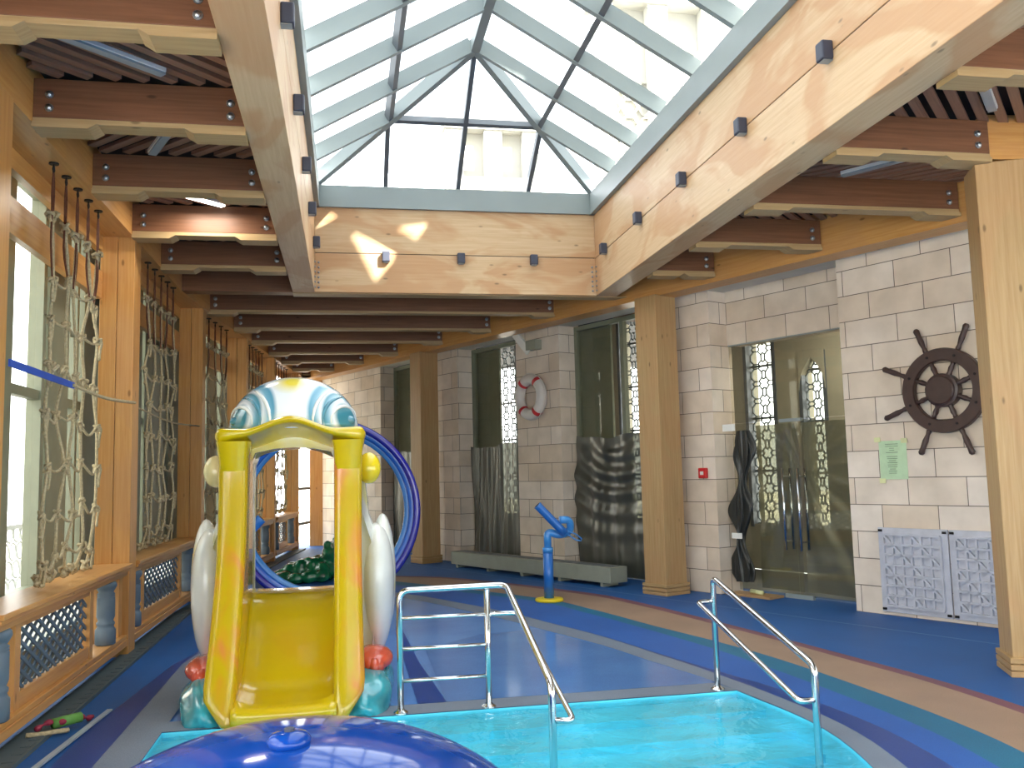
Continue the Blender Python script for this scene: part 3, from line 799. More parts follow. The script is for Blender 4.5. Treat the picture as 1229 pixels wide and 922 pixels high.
def star_lattice(mb, s0, s1, o, z0, z1, cell, r=0.016, side=False):
    nu = max(1, round((s1-s0)/cell)); nv = max(1, round((z1-z0)/cell)); cw, ch = (s1-s0)/nu, (z1-z0)/nv
    def P(u, v): return wp(s0+u*cw, o, z0+v*ch)
    for i in range(nu):
        for j in range(nv):
            oc = [(i+0.5+0.40*math.cos(PI/8+k*PI/4), j+0.5+0.40*math.sin(PI/8+k*PI/4)) for k in range(8)]
            for k in range(8):
                mb.bar(P(*oc[k]), P(*oc[(k+1) % 8]), r, r*1.6, WN)
            for (a, b) in (((i+0.87, j+0.35), (i+1.0, j+0.22)), ((i+0.87, j+0.65), (i+1.0, j+0.78)), ((i+0.13, j+0.35), (i, j+0.22)), ((i+0.13, j+0.65), (i, j+0.78)), ((i+0.35, j+0.87), (i+0.22, j+1)), ((i+0.65, j+0.87), (i+0.78, j+1)), ((i+0.35, j+0.13), (i+0.22, j)), ((i+0.65, j+0.13), (i+0.78, j))):
                mb.bar(P(*a), P(*b), r, r*1.6, WN)
    for k in range(0, nv+1, 3): mb.bar(P(0, k), P(nu, k), r*1.6, r*2.2, (0, 0, 1))
    for u in (0, nu): mb.bar(P(u, 0), P(u, nv), r*1.6, r*2.2, WN)
for k, (a, b, z1, lab) in enumerate(((3.55, 3.97, 3.3, 'narrow latticed outer window, right one seen through the glass door'), (4.45, 5.0, 3.75, 'latticed outer window, left one seen through the glass door'), (6.75, 7.95, 4.75, 'tall latticed outer window just left of the column by the door'), (11.2, 12.3, 4.75, 'tall latticed outer window left of the lifebuoy pier'))):
    e = empty('window_%d' % (k+2), wp((a+b)/2, CO, 0.7), lab, 'window', 'latticed windows of the outer corridor', 'structure')
    m = MB(); star_lattice(m, a, b, CO+0.1, 0.7, z1, 0.27); m.build('star_lattice', M['lattice'], e)
    m = MB()
    for s_ in (a, b): wbox(m, s_-0.03, s_+0.03, CO-0.02, CO+0.14, 0.66, z1)
    m.build('window_frame', M['alud'], e)
m = MB()   # pointed plaster arch over the narrow corridor window
for sg, s_ in ((1, 3.53), (-1, 3.99)):
    arc = [(0, 3.32), (0, 2.72)]+[(0.235*(k/8)**1.5, 2.72+0.5*(k/8)**0.7) for k in range(1, 9)]+[(0.235, 3.32)]
    m.prism(arc, wp(s_, CO-0.03), WD*sg, (0, 0, 1), WN*0.2)
tag(m.build('wall_outer', M['outer']), 'pointed plaster arch over the right corridor window behind the glass door', 'wall', kind='structure')

# fixed glazing in the three bays and the glass door
def glazing(k, s0, s1, lab, mulls):
    e = empty('window_%d' % k, wp((s0+s1)/2, 0.35), lab, 'window', 'fixed inner glazing between the stone piers', 'structure')
    m = MB()
    for s_ in mulls: wbox(m, s_-0.035, s_+0.035, 0.32, 0.40, 0.05, 3.9)
    for z in (0.05, 3.86): wbox(m, s0, s1, 0.32, 0.40, z-0.03, z+0.04)
    m.build('window_frame', M['mull'], e)
    m = MB(); m.add([wp(s0, 0.36, 0.05), wp(s1, 0.36, 0.05), wp(s1, 0.36, 3.9), wp(s0, 0.36, 3.9)], [(0, 1, 2, 3)]); m.build('glass', M['glass'], e)
    m = MB(); wbox(m, s1-0.75, s1-0.03, 0.42, 0.46, 0.1, 3.9); m.build('side_panel', M['mull'], e)
    return e
glazing(6, 4.55, 6.55, 'inner glazing between call-point pier and lifebuoy pier', (4.58, 5.45, 6.52))
glazing(7, 7.70, 9.53, 'inner glazing left of the lifebuoy pier', (7.73, 9.50))
glazing(8, 10.75, 12.56, 'inner glazing seen through the blue hoop', (10.78, 11.6, 12.53))

def film(s0, s1, z0, z1, o, label, seed, sag=0.0, mat='film', edge=0.0):
    rnd = random.Random(seed); ph = [rnd.uniform(0, 6.28) for _ in range(8)]
    def fn_(u, v):
        s_ = s0+(s1-s0)*u; z = z0+(z1-z0)*v
        x = (1-u)
        d = 0.018*math.sin(24*u+ph[0]+2.2*math.sin(3*v+ph[1]))+(0.004 if sag else 0.012)*math.sin(51*u+ph[2]+1.2*v)+(0.002 if sag else 0.007)*math.sin(85*u+ph[3]+3*v)
        d *= 0.5+0.5*(1-v)+0.3*v
        if sag:
            R = math.hypot(u-0.45, (v-1.15)*1.3)
            d += sag*0.030*math.sin(34*R+ph[4]+0.7*math.sin(5*u))*max(0, 1-abs(v-0.68)*1.9)
        z += edge*(0.03*math.sin(7*u+ph[5])+0.012*math.sin(19*u+ph[6]))*(v if v > 0.9 else 0)
        s2 = s_+edge*0.035*math.sin(5*v+ph[7])*(1 if u > 0.95 else 0)
        return wp(s2, o+d, z)
    m = MB(); m.grid(fn_, 70, 44)
    o_ = m.build('plastic_sheet', M[mat], smooth=True)
    return tag(o_, label, 'plastic sheet', 'dark plastic sheeting taped over the lower glass')
film(4.60, 6.46, 0.05, 2.12, 0.22, 'dark plastic sheet with sagging folds right of the lifebuoy pier', 3, 1.0, edge=1)
film(7.75, 9.44, 0.05, 2.09, 0.24, 'dark plastic sheet with upright folds left of the lifebuoy pier', 5, 0.0, edge=1)
film(10.77, 12.50, 0.05, 2.06, 0.24, 'dark plastic sheet seen through the blue hoop', 9, 0.0, edge=1)

# glass door
DS0, DS1, DO = 1.56, 3.44, 0.35
e = empty('door_1', wp((DS0+DS1)/2, DO), 'frameless double glass door with long steel handles and film behind', 'door', kind='structure')
mid = 2.53
for a, b, sg in ((DS0, mid-0.006, 1), (mid+0.006, DS1, -1)):
    m = MB(); wbox(m, a, b, DO, DO+0.012, 0.03, 2.16); lf = m.build('door_leaf', M['glass'], e)
    hs = mid-0.10*sg if sg > 0 else mid+0.10
    hs = mid-0.11 if sg > 0 else mid+0.11
    for oo in (DO-0.07, DO+0.08):
        m = MB(); m.tube([wp(hs, oo, 0.58), wp(hs, oo, 1.57)], 0.018, 12); m.build('handle', M['steel'], lf, smooth=True)
    m = MB()
    for z in (0.68, 1.47): m.tube([wp(hs, DO-0.07, z), wp(hs, DO+0.08, z)], 0.011, 8)
    m.build('standoff', M['steel'], lf)
m = MB(); wbox(m, DS0, DS1, DO, DO+0.012, 2.17, 3.19); m.build('transom_glass', M['glass'], e)
m = MB(); wbox(m, mid-0.2, mid+0.2, DO-0.02, DO+0.03, 0.0, 0.05); wbox(m, DS0, DS0+0.2, DO-0.02, DO+0.03, 0.0, 0.04); m.build('floor_patch_fitting', M['alu'], e)
m = MB(); wbox(m, mid-0.16, mid+0.16, DO-0.015, DO+0.03, 2.14, 2.18); wbox(m, DS0, DS1, DO-0.01, DO+0.03, 3.185, 3.205); m.build('top_patch_fitting', M['alu'], e)
def film_door(s0, s1, z0, z1, o, label, sg):
    def fn_(u, v):
        s_ = s0+(s1-s0)*u; z = z0+(z1-z0)*v
        du, dv = s_-mid, z-1.62
        a = math.atan2(dv, du); R = math.hypot(du, dv)
        d = 0.016*math.sin(15*a+1.5*R)*min(1, R*1.5)+0.008*math.sin(31*a+2*R)+0.012*math.sin(9*s_+2.5*z)
        return wp(s_, o+d, z)
    m = MB(); m.grid(fn_, 50, 50)
    return tag(m.build('plastic_sheet', M['filmdoor'], smooth=True), label, 'plastic sheet', 'olive plastic sheeting behind the glass door')
film_door(DS0+0.02, mid-0.02, 0.06, 2.13, DO+0.16, 'olive plastic sheet behind the right leaf of the glass door', 1)
film_door(mid+0.02, DS1-0.25, 0.06, 2.13, DO+0.16, 'olive plastic sheet behind the left leaf of the glass door', -1)
rnd = random.Random(21); ph = [rnd.uniform(0, 6) for _ in range(6)]
def bunch(u, v):
    z = 0.16+1.90*v
    cs = 3.22+0.05*math.sin(4.2*v+0.6)-0.03*v; wd_ = 0.075+0.055*math.sin(7.5*v+1)**2+0.03*math.sin(17*v)
    a = 2*PI*u
    r_ = 0.85+0.24*math.sin(5*a+6*v+ph[0])+0.18*math.sin(9*a-9*v+ph[1])+0.12*math.sin(21*v+3*a)
    return wp(min(3.42, cs+wd_*r_*math.cos(a)), 0.20+0.055*r_*math.sin(a), z)
m = MB(); m.grid(bunch, 60, 60)
b_ = tag(m.build('plastic_sheet_bundle', M['filmblack'], smooth=True), 'bunched black plastic hanging down the left side of the glass door', 'plastic sheet')
m = MB(); wbox(m, 3.22, 3.42, 0.13, 0.14, 2.06, 2.15); m.build('tape', M['wht'], b_)
m = MB(); wbox(m, 3.18, 3.34, 0.12, 0.13, 0.70, 0.77); m.build('tape', M['wht'], b_)
m = MB(); wbox(m, 2.72, 3.40, 0.02, 0.30, 0.0, 0.03); tag(m.build('wooden_board', M['tanboard'], bevel=0.004), 'raw tan board lying on the floor at the glass door', 'board')
m = MB(); m.tube([wp(2.90, 0.12, 0.055), wp(3.1, 0.15, 0.06)], 0.028, 10); tag(m.build('tape_roll', M['tape'], smooth=True), 'small yellowish roll lying on the tan board at the glass door', 'roll')

# ------------------------------------------------------------------ things on the stone wall
def wheel(c, R, rot):
    e = empty('ship_wheel', c, 'large dark wooden ship wheel hung on the stone wall', 'ship wheel')
    def P(a, r, o=0.0): return Vector(c)+WD*(-math.cos(a)*r)+Vector((0, 0, math.sin(a)*r))-WN*o
    m = MB()
    n = 64; prof = [(R*0.70, 0.035), (R*0.70, 0.085), (R*0.72, 0.10), (R*0.98, 0.10), (R, 0.085), (R, 0.035)]
    vs = [P(2*PI*i/n, r, o) for i in range(n) for r, o in prof]; q = len(prof)
    m.add(vs, [(i*q+k, i*q+(k+1) % q, ((i+1) % n)*q+(k+1) % q, ((i+1) % n)*q+k) for i in range(n) for k in range(q)])
    m.build('rim', M['wheel'], e)
    m = MB(); m.lathe([(0.17, 0.0), (0.17, 0.09), (0.145, 0.10), (0.145, 0.125), (0.135, 0.135)], Vector(c)-WN*0.02, 32, -WN); m.build('hub', M['wheel'], e)
    for k in range(8):
        a = rot+k*PI/4
        m = MB()
        rr = [0.13, 0.16, 0.19, 0.24, 0.27, R*0.70]
        m.tube([P(a, r, 0.065) for r in rr], [0.030, 0.034, 0.022, 0.028, 0.020, 0.026], 10)
        sp = m.build('spoke', M['wheel'], e, smooth=True)
        m = MB()
        rr = [R*0.98, R+0.02, R+0.05, R+0.12, R+0.20, R+0.25, R+0.27]
        m.tube([P(a, r, 0.065) for r in rr], [0.024, 0.026, 0.02, 0.030, 0.027, 0.032, 0.018], 12)
        m.build('handle', M['wheel'], sp, smooth=True)
        m = MB(); m.lathe([(0.014, 0), (0.014, 0.006)], P(a, R*0.85, 0.10), 10, -WN); m.build('bolt', M['hook'], e)
wheel(wp(0.364, -0.01, 2.32), 0.43, math.radians(66))
# paper notice
e = empty('notice', wp(1.01, -0.004, 1.64), 'pale green paper notice taped below the ship wheel', 'notice')
m = MB(); m.grid(lambda u, v: wp(1.155-0.315*u, -0.006-0.012*math.sin(PI*u)*(1-v)*0.6, 1.43+0.41*v), 8, 8); m.build('sheet', M['paper'], e, smooth=True)
m = MB(); rnd = random.Random(2)
for k in range(15):
    z = 1.80-k*0.022
    if k in (5,): continue
    w_ = rnd.uniform(0.05, 0.15)
    m.frame_box(wp(1.0+w_/2, -0.021, z), WD*(-w_), WN*0.002, (0, 0, 0.006))
m.build('faded_lines', M['ink'], e)
for (a, z) in ((1.165, 1.86), (1.13, 1.42), (0.86, 1.84)):
    m = MB(); m.frame_box(wp(a+0.03, -0.022, z-0.03), WD*(-0.07), WN*0.003, (0, 0, 0.05)); m.build('tape', M['tape'], e)
# white carved panels
def carved(s0, s1, label, seed):
    e = empty('carved_panel', wp((s0+s1)/2, -0.02), label, 'panel', 'white carved lattice panels at the foot of the wall')
    z0, z1 = 0.04, 0.92
    m = MB(); wbox(m, s0, s1, -0.03, -0.005, z0, z1); m.build('backing', M['carve'], e, bevel=0.004)
    m = MB(); mg = 0.07; a0, a1, b0, b1 = s0+mg, s1-mg, z0+mg, z1-mg
    nu, nv = 6, 7; rnd = random.Random(seed)
    def P(u, v): return wp(a0+(a1-a0)*u/nu, -0.046, b0+(b1-b0)*v/nv)
    for i in range(nu+1): m.bar(P(i, 0), P(i, nv), 0.022, 0.036, WN)
    for j in range(nv+1): m.bar(P(0, j), P(nu, j), 0.022, 0.036, WN)
    for d in range(-nv, nu, 3):
        u0, v0 = max(0, d), max(0, -d); k = min(nu-u0, nv-v0)
        if k > 0: m.bar(P(u0, v0), P(u0+k, v0+k), 0.020, 0.036, WN)
        u0 = min(nu, d+nv); v0 = max(0, d+nv-nu); k = min(u0, nv-v0)
    m.build('carved_lattice', M['carve'], e)
    for a, z in ((s0+0.03, z0+0.03), (s1-0.03, z0+0.03), (s0+0.03, z1-0.03), (s1-0.03, z1-0.03)):
        m = MB(); m.frame_box(wp(a-0.02, -0.045, z-0.012), WD*0.04, WN*0.02, (0, 0, 0.024)); m.build('corner_clip', M['hook'], e)
carved(0.455, 1.215, 'white carved lattice panel on the wall, nearer the glass door', 4)
carved(-0.32, 0.44, 'white carved lattice panel on the wall, nearer the right-hand column', 8)
# call point
e = empty('call_point', wp(3.64, -0.02, 1.53), 'small red fire call point on the stone pier', 'call point')
m = MB(); wbox(m, 3.575, 3.71, -0.05, 0, 1.465, 1.60); m.build('housing', M['callred'], e, bevel=0.012)
m = MB(); wbox(m, 3.615, 3.67, -0.056, -0.049, 1.51, 1.555); m.build('press_plate', M['wht'], e)
# lifebuoy
e = empty('lifebuoy', wp(7.20, -0.08, 2.82), 'white lifebuoy with red bands hung on the stone pier', 'lifebuoy')
def ringpt(a, R=0.29): return wp(7.20-math.cos(a)*R, -0.09, 2.82+math.sin(a)*R*1.0)
m = MB(); m.tube([ringpt(2*PI*k/48) for k in range(48)], 0.088, 14, closed=True); m.build('ring', M['ringw'], e, smooth=True)
for a0 in (50, 128, 230, 305):
    m = MB(); m.tube([ringpt(math.radians(a0+t)) for t in (-6, -3, 0, 3, 6)], 0.0905, 14); m.build('band', M['ringr'], e, smooth=True)
m = MB(); m.tube([ringpt(2*PI*k/60, 0.385+0.012*math.sin(k*0.42)) for k in range(60)], 0.008, 6, closed=True); m.build('grab_line', M['ringw'], e)
# small tilted lamp above it
e = empty('wall_lamp', wp(7.30, -0.1, 3.7), 'white tilted lamp fixed high on the stone pier above the lifebuoy', 'lamp')
m = MB(); m.bar(wp(7.50, -0.16, 3.90), wp(7.20, -0.10, 3.56), 0.14, 0.04, -WN); m.build('panel', M['wht'], e, bevel=0.006)
m = MB(); wbox(m, 6.98, 7.24, -0.14, 0, 3.58, 3.74); m.build('bracket_box', M['rad'], e, bevel=0.006)
m = MB(); m.tube([wp(7.24, -0.08, 3.66), wp(7.34, -0.09, 3.72)], 0.012, 8); m.build('arm', M['bolt'], e)
# convector along the wall
e = empty('radiator', wp(6.95, -0.36), 'long low sage-grey convector box in front of the lifebuoy pier', 'radiator')
m = MB(); wbox(m, 4.93, 9.0, -0.54, -0.22, 0.055, 0.27); m.build('casing', M['rad'], e, bevel=0.008)
for k in range(5):
    s_ = 5.1+k*0.93
    m = MB(); wbox(m, s_, s_+0.06, -0.52, -0.24, 0.0, 0.056); m.build('foot', M['rad'], e)
m = MB(); wbox(m, 5.0, 8.93, -0.46, -0.30, 0.269, 0.276)

m.build('top_grille', M['alud'], e)
# ------------------------------------------------------------------ window side on the left
BAYN = ['nearest bay', 'second bay from the viewer', 'third bay from the viewer', 'fourth bay from the viewer', 'farthest bay']
bays = [(LC[k][0]+0.27, LC[k+1][0]) for k in range(5)]
bays = [(1.9, 5.45)]+bays
def bayframe(y0, y1):
    a, b = Vector((lx(y0), y0, 0)), Vector((lx(y1), y1, 0)); d = (b-a); ln = d.length; d.normalize()
    n_ = Vector((-d.y, d.x, 0))    # outward, to the left
    return a, d, n_, ln
for bi, (y0, y1) in enumerate(bays):
    a, d, n_, ln = bayframe(y0, y1)
    nm = 'bay beside the viewer' if bi == 0 else BAYN[bi-1]
    def Q(t, o, z): return a+d*t+n_*o+Vector((0, 0, z))
    def qbox(mb, t0, t1, o0, o1, z0, z1): return mb.frame_box(Q(t0, o0, z0), d*(t1-t0), n_*(o1-o0), (0, 0, z1-z0))
    # balustrade
    e = empty('balustrade', Q(ln/2, 0.1, 0), 'pine balustrade with slate-blue lattice below the windows, %s' % nm, 'balustrade', 'balustrades along the window side')
    T0, T1 = 0.005, ln-0.005
    m = MB(); qbox(m, T0, T1, -0.03, 0.30, 0.785, 0.815); qbox(m, T0, T1, -0.045, 0.30, 0.815, 0.85); qbox(m, T0, T1, 0.0, 0.14, 0.74, 0.785)
    m.build('top_rail', M['orange'], e, bevel=0.006)
    m = MB(); qbox(m, T0, T1, -0.01, 0.2, 0.10, 0.16); qbox(m, T0, T1, 0.0, 0.18, 0.16, 0.20); m.build('bottom_rail', M['orange'], e, bevel=0.006)
    i0, i1 = 0.42, ln-0.80
    i1 = ln-1.02; 
    m = MB()
    for t0, t1 in ((i0, i0+0.10), (i1-0.10, i1)): qbox(m, t0, t1, 0.03, 0.12, 0.20, 0.74)
    qbox(m, i0+0.1, i1-0.1, 0.035, 0.115, 0.20, 0.30); qbox(m, i0+0.1, i1-0.1, 0.035, 0.115, 0.70, 0.74)
    m.build('panel_frame', M['orange'], e, bevel=0.004)
    m = MB(); qbox(m, ln-0.16, ln-0.02, 0.04, 0.24, 0.20, 0.74); m.build('end_stile', M['orange'], e, bevel=0.004)
    m = MB(); j0, j1, z0, z1 = i0+0.10, i1-0.10, 0.30, 0.70
    for sg in (1, -1):
        dv = Vector((0.87, sg*0.46)); dv.normalize(); nv_ = Vector((-dv.y, dv.x)); c = Vector(((j0+j1)/2, (z0+z1)/2))
        for k in range(-40, 41):
            o = c+nv_*k*0.078; tt = clip((o.x, o.y), (dv.x, dv.y), j0, j1, z0, z1)
            if tt:
                p, q = o+dv*tt[0], o+dv*tt[1]; oo = 0.07+0.008*sg
                m.bar(Q(p.x, oo, p.y), Q(q.x, oo, q.y), 0.024, 0.012, n_)
    m.build('lattice_panel', M['slate'], e)
    prof = [(0.075, 0.20), (0.085, 0.21), (0.085, 0.33), (0.075, 0.34), (0.066, 0.36), (0.075, 0.375), (0.075, 0.39), (0.062, 0.405), (0.075, 0.44), (0.074, 0.60), (0.068, 0.61), (0.075, 0.618), (0.068, 0.626), (0.075, 0.634), (0.06, 0.65), (0.075, 0.675), (0.088, 0.70), (0.085, 0.725), (0.07, 0.74)]
    for t in (0.22, ln-0.48):
        m = MB(); m.lathe(prof, Q(t, 0.07, 0), 20); m.build('newel_post', M['slate'], e, smooth=True)
    # headers, transom and windows
    hb = MB(); qbox(hb, 0, ln, 0.28, 0.34, 3.80, 3.945); tag(hb.build('trim_%d' % (3+2*bi), M['orange']), 'upper timber header over the windows, %s' % nm, 'beam', kind='structure')
    hb = MB(); qbox(hb, 0, ln, 0.28, 0.34, 3.34, 3.60); tag(hb.build('trim_%d' % (4+2*bi), M['orange']), 'lower timber header over the windows, %s' % nm, 'beam', kind='structure')
    w_ = empty('window_%d' % (9+bi), Q(ln/2, 0.55, 0.8), 'tall olive-framed window behind the balustrade, %s' % nm, 'window', 'tall windows of the window side', 'structure')
    m = MB(); t = 0.0; k = 0
    lay = [(0.0, 0.18), (0.95, 1.45), (1.95, 2.20), (2.75, 3.1), (3.55, 3.7)] if bi != 1 else [(0.0, 1.60), (2.28, 2.36), (2.45, 3.0), (3.24, 3.3)]
    if bi == 0: lay = [(0.0, 0.12), (1.2, 1.3), (2.4, 2.5), (3.5, 3.7)]  # unseen bay, panels thinned to throw more light on the stone side
    if bi > 1: lay = [(0.0, 1.2), (1.28, 2.3), (2.45, 4.2)] if bi == 2 else [(0, 1.45), (1.95, 2.6)] if bi == 3 else [(0.2, 0.7), (1.25, 1.6), (2.1, 2.5)]
    for t0, t1 in lay:
        if t0 < ln+0.3: qbox(m, t0, min(t1, ln+0.3), 0.50, 0.62, 0.7, 4.12)
    qbox(m, 0, ln+0.3, 0.50, 0.60, 0.62, 0.78); qbox(m, 0, ln+0.3, 0.52, 0.60, 2.30, 2.38); qbox(m, 0, ln+0.3, 0.50, 0.60, 4.0, 4.1); qbox(m, 0, ln+0.3, 0.50, 0.62, 0.0, 0.3)
    m.build('window_frame', M['mull'], w_, bevel=0.004)
    m = MB(); m.add([Q(0, 0.56, 0.3), Q(ln+0.3, 0.56, 0.3), Q(ln+0.3, 0.56, 4.12), Q(0, 0.56, 4.12)], [(0, 1, 2, 3)]); m.build('glass', M['glass'], w_)
    if bi == 0: continue
    # rope net
    yc = {1: (6.85, 8.05), 2: (9.95, 11.25), 3: (13.05, 14.45), 4: (16.1, 17.2), 5: (18.6, 19.75)}[bi]
    ta, tb = yc[0]-y0, yc[1]-y0
    net = empty('rope_net', Q((ta+tb)/2, 0.09, 0.85), 'knotted hemp climbing net hung between ring beam and balustrade, %s' % nm, 'rope net', 'knotted rope nets on the window side')
    rnd = random.Random(40+bi)
    rows = [3.10, 2.77, 2.43, 2.09, 1.75, 1.41, 1.08]
    jit = {}
    for i in range(5):
        for j in range(len(rows)): jit[i, j] = (rnd.uniform(-0.03, 0.03), rnd.uniform(-0.03, 0.03), rnd.uniform(-0.05, 0.05))
    def node(i, j):
        jx = jit[i, j]; return Q(ta+(tb-ta)*i/4+jx[0], 0.10+jx[1], rows[j]+jx[2])
    def knot(mb, p, r=0.036, rr=0.0125):
        ph, tl = rnd.uniform(0, 6), rnd.uniform(-0.6, 0.6); pts = []
        for k in range(14):
            t_ = 2*PI*k/14
            x, y, z = (math.sin(t_)+2*math.sin(2*t_))/3, (math.cos(t_)-2*math.cos(2*t_))/3, -math.sin(3*t_)/2
            v = Vector((x, z*0.9, y)); v.rotate(Matrix.Rotation(ph, 3, 'Z')); v.rotate(Matrix.Rotation(tl, 3, 'X')); pts.append(p+v*r)
        mb.tube(pts, rr, 5, closed=True)
    for i in range(5):
        top = Q(ta+(tb-ta)*i/4, 0.10, 3.945)
        m = MB(); m.lathe([(0.035, -0.012), (0.035, 0.0)], top, 10); m.tube([top+Vector((0, 0, -0.01)), top+d*0.02+Vector((0, 0, -0.05)), top+Vector((0, 0, -0.08)), top-d*0.02+Vector((0, 0, -0.05)), top+Vector((0, 0, -0.012))], 0.006, 6)
        m.build('hook', M['hook'], net)
        k0 = top+Vector((0, 0, -0.40))
        m = MB()
        for sg in (1, -1):
            m.tube(crom([top+Vector((0, 0, -0.07)), top+d*sg*0.022+Vector((0, 0, -0.2)), k0+d*sg*0.012, k0+d*sg*0.02+Vector((0, 0, -0.2)), node(i, 0)+d*sg*0.01], 10), 0.0075, 5)
        m.build('hanging_cord', M['cord'], net)
        m = MB()
        kn = [node(i, j) for j in range(len(rows))]
        foot = Q(ta+(tb-ta)*i/4+rnd.uniform(-0.05, 0.05), 0.14+0.02*(i % 2), 0.90)
        m.tube(crom([k0]+kn+[foot], 34), 0.0125, 6)
        knot(m, k0, 0.045, 0.014); knot(m, foot+Vector((0, 0, 0.03)), 0.045, 0.014)
        m.tube([foot+d*0.05, foot+Vector((0, 0, 0.01)), foot-d*0.06], 0.02, 6)
        m.build('vertical_rope', M['rope'], net, smooth=True)
    for j in range(len(rows)):
        m = MB(); pts = []
        for i in range(5):
            p = node(i, j); knot(m, p)
            pts.append(p)
            if i < 4:
                q = node(i+1, j); pts.append((p+q)/2+Vector((0, 0, -rnd.uniform(0.03, 0.08)))-n_*rnd.uniform(0, 0.03))
        lo = pts[0]; tail = pts[-1]
        m.tube(crom([lo+Vector((0, 0, -0.14))-d*0.02, lo+Vector((0, 0, -0.15))+d*0.03, lo-n_*0.02]+pts+[tail+d*0.06-n_*0.02, tail+d*0.09+Vector((0, 0, -0.08)), tail+d*0.07+Vector((0, 0, -0.16))], 60), 0.0115, 5)
        m.build('cross_rope', M['rope'], net, smooth=True)
    if bi > 1:
        m = MB(); m.tube(crom([Q(0, 0.02, 2.33), Q(ln*0.5, 0.03, 2.28), Q(ln, 0.02, 2.33)], 12), 0.009, 6)
        tag(m.build('rope', M['rope']), 'thin rope tied across between the columns, %s' % nm, 'rope')
m = MB(); m.bar((-1.97, 5.72, 2.325), (-1.97, 7.0, 2.315), 0.012, 0.045)
st = tag(m.build('strap', M['strap']), 'blue strap and cord stretched between the two nearest orange columns', 'strap')
m = MB(); m.tube(crom([(-1.965, 6.95, 2.315), (-1.965, 7.9, 2.30), (-1.965, 8.92, 2.345)], 16), 0.014, 6); m.build('wrapped_cord', M['rope'], st)
m = MB(); m.tube([(-1.95, 6.45, 2.36), (-1.93, 6.5, 2.40), (-1.95, 6.58, 2.36), (-1.93, 6.62, 2.41)], 0.012, 5); m.build('cord_end', M['rope'], st)
# bright narrow window closing the far end
e = empty('window_15', (-0.95, 21.6, 1), 'narrow bright window at the far end between two orange columns', 'window', kind='structure')
m = MB()
for z in (0.55, 1.35, 3.3): m.bar((-1.1, 21.0, z), (-0.84, 22.0, z), 0.06, 0.06)
m.build('window_frame', M['alud'], e)
m = MB(); m.add([(-1.12, 20.95, 0.2), (-0.82, 22.0, 0.2), (-0.82, 22.0, 3.9), (-1.12, 20.95, 3.9)], [(0, 1, 2, 3)]); m.build('glass', M['glass'], e)

# outside on the left
m = MB(); m.box(-40, -2.9, -30, 60, -0.4, -0.25); m.box(8.6, 40, -30, 60, -0.4, -0.25); m.box(-3, 8.6, 23.2, 60, -0.4, -0.25)
tag(m.build('ground', M['ground']), 'pale paving outside the windows', 'ground', kind='structure')
m = MB(); m.box(-14, -13, -2, 26, -0.3, 7)
for k in range(9): m.box(-13.02, -12.9, -2+k*3, -1.8+k*3, -0.3, 7)
for k in range(6): m.box(-13.0, -12.95, -2, 26, 1.0*k+0.9, 1.0*k+0.94)
tag(m.build('building_facade', M['facade']), 'pale panelled building outside the left-hand windows', 'building', kind='structure')
e = empty('garden_fence', (-4.6, 9, 0), 'low white garden fence with round lattice outside the left windows', 'fence')
m = MB(); m.box(-4.63, -4.57, 3, 16, 0.98, 1.04); m.box(-4.63, -4.57, 3, 16, -0.25, -0.2); m.build('rail', M['latwhite'], e)
m = MB()
for j in range(5):
    for i in range(46):
        c = Vector((-4.6, 3.2+i*0.28+(0.14 if j % 2 else 0), -0.08+j*0.25)); n8 = 8
        for k in range(n8):
            a1, a2 = 2*PI*k/n8, 2*PI*(k+1)/n8
            m.bar(c+Vector((0, math.cos(a1)*0.13, math.sin(a1)*0.125)), c+Vector((0, math.cos(a2)*0.13, math.sin(a2)*0.125)), 0.02, 0.02, (1, 0, 0))
m.build('lattice', M['latwhite'], e)
rnd = random.Random(11)
m = MB()
for k in range(120):
    c = Vector((-7.8+rnd.gauss(0, 0.55), 10.5+rnd.gauss(0, 0.7), 1.5+rnd.gauss(0, 0.6)))
    m.ell(c, (0.16, 0.16, 0.10), 6, 4)
sh = tag(m.build('shrub', M['leaf']), 'yellow-green shrub growing outside the nearest window', 'shrub')
m = MB(); m.tube([(-7.8, 10.5, -0.3), (-7.8, 10.5, 1.2)], 0.06, 8); m.build('stem', M['tanboard'], sh)

# neighbouring wings of the building, seen (overexposed) through the skylight
def tower(x0, x1, y, z0, z1, label, cols):
    e = empty('wing_or_shade_wall', ((x0+x1)/2, y, z0), label, 'building', 'pale building wings rising above the roof', 'structure')
    m = MB(); wq = (x1-x0)/cols
    m.box(x0, x1, y+0.25, y+0.65, z0, z1)
    for k in range(cols+1): m.box(x0+k*wq-0.25, x0+k*wq+0.25, y-0.1, y+0.24, z0, z1)
    m.box(x0-0.3, x1+0.3, y-0.16, y+0.66, z1+0.001, z1+0.3)
    m.build('masonry', M['facade'], e)
    m = MB(); zl, zh = z0+0.35*(z1-z0), z0+0.82*(z1-z0); c = 0.45
    for i in range(int((x1-x0)/c)):
        for j in range(int((zh-zl)/c)):
            o = Vector((x0+(i+0.5)*c, y+0.2, zl+(j+0.5)*c))
            for k in range(6):
                a1, a2 = PI*k/3, PI*(k+1)/3
                m.bar(o+Vector((math.cos(a1)*0.22, 0, math.sin(a1)*0.22)), o+Vector((math.cos(a2)*0.22, 0, math.sin(a2)*0.22)), 0.05, 0.05, (0, 1, 0))
    m.build('star_lattice', M['facade'], e)
tower(6.2, 10.4, 20.0, 4.6, 13.0, 'pale latticed building wing seen through the right skylight slope', 3)
tower(3.0, 5.2, 24.0, 4.6, 11.2, 'pale latticed building wing seen through the end of the skylight', 2)
